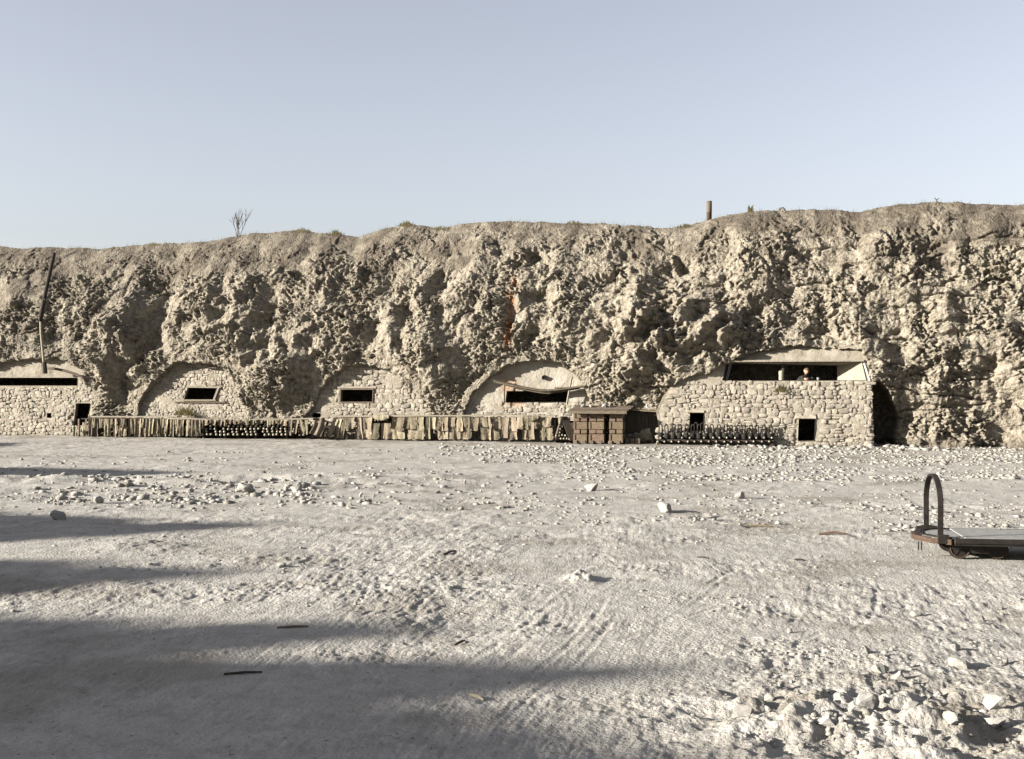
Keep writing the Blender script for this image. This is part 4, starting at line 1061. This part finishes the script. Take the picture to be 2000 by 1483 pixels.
def sc(name, label, specs, seed, mt='rubble'):
    Xs, Ys, Ss = [], [], []
    for i, sp in enumerate(specs): a, b, c = region(*sp, seed+i); Xs.append(a); Ys.append(b); Ss.append(c)
    scatter(name, label, np.concatenate(Xs), np.concatenate(Ys), np.concatenate(Ss), M[mt], seed)
sc('gravel', 'dense broken chalk rubble in front of the crates and blockhouse', [(3000,940,2000,873,905,.016,.075),(2600,1100,2000,880,940,.014,.07),(500,1400,2000,868,880,.03,.13),(300,860,1120,868,890,.02,.08)], 301)
sc('scattered_rubble', 'low band of scattered chalk rubble across the yard', [(420,60,620,938,985,.03,.11),(700,0,1100,925,1000,.015,.07),(1300,1000,2000,920,1030,.010,.05),(500,0,900,880,935,.012,.06),(120,1700,2000,985,1040,.02,.07)], 321)
sc('pebbles', 'small pebbles sprinkled over the near yard', [(700,0,2000,1030,1200,.006,.03),(2600,0,2000,1100,1480,.002,.012),(420,1450,2000,1250,1480,.004,.025),(260,1560,2000,1340,1480,.006,.035)], 341)
# single stones the photo shows
singles = [(1787,1192,14,'round white stone with a long thin shadow below the cart'),(1542,1230,11,'small white cube-like stone alone in the middle right of the yard'),(1864,1268,17,'white rounded stone above the large one near the lower right edge'),
 (1874,1298,26,'large pale wedge shaped stone near the lower right edge'),(1691,1278,13,'left stone of the tight trio right of centre'),(1708,1286,13,'squared middle stone of the tight trio right of centre'),(1727,1285,9,'small right stone of the tight trio right of centre'),
 (1718,1318,22,'lumpy stone directly below the tight trio'),(1756,1328,20,'flat shaded stone right of the lumpy one'),(1451,1398,26,'big pale stone alone at the bottom, left end of the stony corner'),(1502,1362,14,'upright stone just above the big one at the bottom'),
 (1833,1357,16,'white stone on the top edge of the stony corner'),(1691,1393,30,'broad low rock in the middle of the stony corner'),(1725,1383,13,'bright stone touching the broad low rock'),(1943,1386,28,'large rock at the right edge of the stony corner'),
 (1941,1420,30,'lowest large rock at the right edge of the stony corner'),(1614,1434,26,'half buried rock at the bottom edge of the picture'),(1917,1203,10,'upper of two small stones near the right edge'),(1914,1213,9,'lower of two small stones near the right edge'),
 (1468,1266,10,'small bright stone with a thin shadow left of the trio'),(1154,951,22,'bright white rock in front of the crates'),(1300,992,22,'flat pale rock in the far middle of the yard'),(1382,1005,12,'small domed stone right of the flat pale rock'),(1446,970,16,'dark edged rock among scraps in the far yard'),
 (112,1011,19,'pointed block standing alone in shadow at the far left'),(189,978,17,'pale rock in the rubble band nearest the left edge'),(582,952,22,'dark rounded rock in the rubble band left of centre'),(483,954,26,'broad pale rock in the rubble band'),(514,936,10,'small grey stone just behind the rubble band'),
 (318,1048,10,'small white stone between two shadow bands on the left'),(549,1105,12,'pale stone in trampled ground left of centre'),(1560,1364,9,'small stone above the bottom corner, left of the white one'),(1520,1020,8,'small dark stone on a scrap of wood in the yard'),(1780,1405,20,'round stone below the bright one in the stony corner'),(1860,1440,22,'rock on the bottom edge beneath the stony corner')]
for i, (px, py, rp, lab) in enumerate(singles):
    z = 0; x, y = G(px, py+rp*.35); sz_ = rp*y/FPX*.95; zg = gz(x, y)
    fl_ = .95 if px == 112 else random.uniform(.55, .8)
    rock('stone', lab, (x, y, zg+sz_*fl_*.45), sz_, None, None, fl_)
rr = random.Random(12)
for i in range(52):                          # further stones of the corner, all alike
    px = rr.uniform(1480, 1985); py = rr.uniform(1335, 1475) if i % 3 else rr.uniform(1255, 1350); rp = rr.uniform(4, 11)
    x, y = G(px, py); sz_ = rp*y/FPX
    rock('stone', 'one of the many small pale stones strewn over the lower right corner', (x, y, gz(x, y)+sz_*.25), sz_, 'small stones strewn over the lower right corner')
for i in range(60):
    px = rr.uniform(90, 620) if i % 3 else rr.uniform(620, 1000); py = rr.gauss(958, 11); rp = rr.uniform(3.5, 7.5)
    x, y = G(px, py); sz_ = rp*y/FPX
    rock('stone', 'one of the pale stones heaped in the rubble band at the left', (x, y, gz(x, y)+sz_*.25), sz_, 'stones of the left rubble band')
# sticks and scraps
def scrap(name, label, p, q, r_, mt, cat='stick'):
    a = G(*p); b = G(*q); m_ = ((a[0]+b[0])/2, (a[1]+b[1])/2); za, zb_ = gz(*a), gz(*b)
    rt = link(name, MB().tube([(a[0]-m_[0], a[1]-m_[1], za+r_*.6), ((a[0]+b[0])/2-m_[0]+.01, 0, max(za, zb_)+r_*.9), (b[0]-m_[0], b[1]-m_[1], zb_+r_*.6)], [r_*.8, r_, r_*.6], 6).mesh(name, mt), None, (m_[0], m_[1], 0)); tag(rt, label, cat)
scrap('stick', 'thin curved stick lying in a shadow band, lower left', (541,1229), (602,1226), .012, M['wood'])
scrap('stick', 'dark charred stick in the large foreground shadow', (437,1318), (512,1313), .011, M['dark_wood'])
scrap('stick', 'short dark stick near the centre of the yard', (866,1086), (890,1082), .014, M['dark_wood'])
scrap('stick', 'short slanting twig below the centre of the yard', (888,1260), (908,1248), .010, M['dark_wood'])
scrap('stick', 'pale split stick at the bottom centre', (918,1360), (945,1369), .012, M['pale_wood'])
scrap('stick', 'thin dark stick in the far right yard', (1452,1028), (1512,1030), .02, M['wood'])
scrap('stick', 'rusty wire scrap on the far right yard left of the cart', (1600,1042), (1655,1046), .02, M['rust'])
scrap('plank', 'pale plank lying on the ground before the long rack', (842,860), (915,859), .07, M['wood'], 'plank')
scrap('stick', 'dark splinter lying right of the centre', (1363,1091), (1385,1093), .012, M['dark_wood'])
scrap('stick', 'dark twig lying on the bright ground mid right', (1552,1095), (1574,1096), .012, M['dark_wood'])

# ------------------------------------------------------------------ the trolley at the right edge
TH = R(-9)
x0, y0 = 4.99, 14.02
r = link('flat_trolley', None, loc=(x0, y0, 0), rot=(0, 0, TH)); tag(r, 'low iron flat rail trolley with an upright hoop, cut off by the right edge', 'trolley')
W, L, DZ = 1.0, 2.6, .262
# deck plates
for i in range(4): MB().box((.28+(L-.3)*(i+.5)/4, W/2, DZ-.012-.001*(i%2)), ((L-.3)/4+.004, W-.08, .018), jit=.002).build('deck_plate', M['steel'], r)
MB().box((.10, W/2, DZ-.02), (.34, W*.80, .016)).build('end_plate', M['steel'], r)
for yy in (0, W): MB().box((.15+L/2-.08, yy, DZ-.038), (L-.15, .05, .065), bev=.008).box((.15+L/2-.08, yy+(-.03 if yy == 0 else .03), DZ-.078), (L-.15, .05, .014)).build('side_channel', M['iron'], r)
pts = [(.10+.02, -.0, DZ-.05), (-.08, .12, DZ-.05), (-.20, .32, DZ-.045), (-.235, .5, DZ-.045), (-.20, .68, DZ-.045), (-.08, .88, DZ-.05), (.12, 1.0, DZ-.05)]
MB().ribbon(pts, (0, 0, 1), .06, .05).build('bow_buffer', M['rust'], r)
MB().ribbon([(p[0]+.05, p[1]*.94+.03, p[2]+.045) for p in pts], (0, 0, 1), .012, .07).build('buffer_flange', M['iron'], r)
# hoop
hp = [(0, .04+.012*(1-q), DZ-.08+.44*q) for q in (0, .25, .5, .75)]
for t in np.linspace(0, math.pi, 25): hp.append((.0, .5-.46*math.cos(t), DZ+.36+.335*math.sin(t)))
hp += [(0, .96-.012*q, DZ+.36-.42*q) for q in (.25, .5, .75, 1)]
MB().ribbon(hp, (1, 0, 0), .062, .022).build('hoop', M['iron'], r)
for yy in (.97,): MB().ribbon([(-.12, yy-.03, DZ+.0), (-.03, yy-.03, DZ+.012), (.03, yy-.03, DZ+.02), (.10, yy-.03, DZ+.005), (.20, yy-.03, DZ-.015)], (0, 1, 0), .05, .04).build('hoop_bracket', M['iron'], r)
MB().box((.03, .03, DZ-.02), (.12, .06, .10)).build('hoop_shoe', M['iron'], r)
# coupling links
for k, dx in enumerate((0, .035)):
    lp_ = [(-.205+dx+.0, .3+.018*math.cos(t), DZ-.14+.05*math.sin(t)) for t in np.linspace(0, 2*math.pi, 11)]
    MB().tube(lp_, .007, 5).build('coupling_link', M['iron'], r)
# bogie with flanged wheels
def wheel(cx, cy):
    wroot = link('wheel', MB().lathe([(.0,-.02),(.10,-.02),(.10,-.012),(.112,-.012),(.112,.022),(.132,.024),(.132,.036),(.09,.036),(.09,.01),(0,.01)], Matrix.Rotation(R(-90) if cy < .5 else R(90), 4, 'X'), 24).mesh('wheel', M['iron'], False), r, (cx, cy, .125))
    sg = -1 if cy < .5 else 1
    tr = []
    for t in np.linspace(0, 2*math.pi, 25): tr.append((.108*math.cos(t), sg*.024, .108*math.sin(t)))
    MB().tube(tr, .008, 5).build('tyre', M['rust'], wroot)
    MB().lathe([(0,0),(.03,0),(.03,.035),(.022,.045),(0,.045)], Matrix.Translation((0, sg*.015, 0)) @ Matrix.Rotation(R(90)*(-sg)*-1 if sg < 0 else R(-90), 4, 'X'), 10).build('hub', M['rust'], wroot)
    for k in range(5):
        a = k*2*math.pi/5+.3; MB().ribbon([(.025*math.cos(a), sg*.022, .025*math.sin(a)), (.1*math.cos(a), sg*.022, .1*math.sin(a))], (0, 1, 0), .012, .022).build('spoke', M['iron'], wroot)
for cx in (.24, .66, 1.9, 2.32):
    for cy in (.17, .83): wheel(cx, cy)
    MB().tube([(cx, .17, .125), (cx, .83, .125)], .02, 8).build('axle', M['iron'], r)
for bx in (.45, 2.11):
    for cy in (.09, .91): MB().box((bx, cy, .15), (.62, .025, .05)).box((bx, cy, .11), (.18, .03, .07)).build('bogie_frame', M['iron'], r)
    MB().box((bx, .5, .185), (.25, .8, .04)).build('bolster', M['iron'], r)
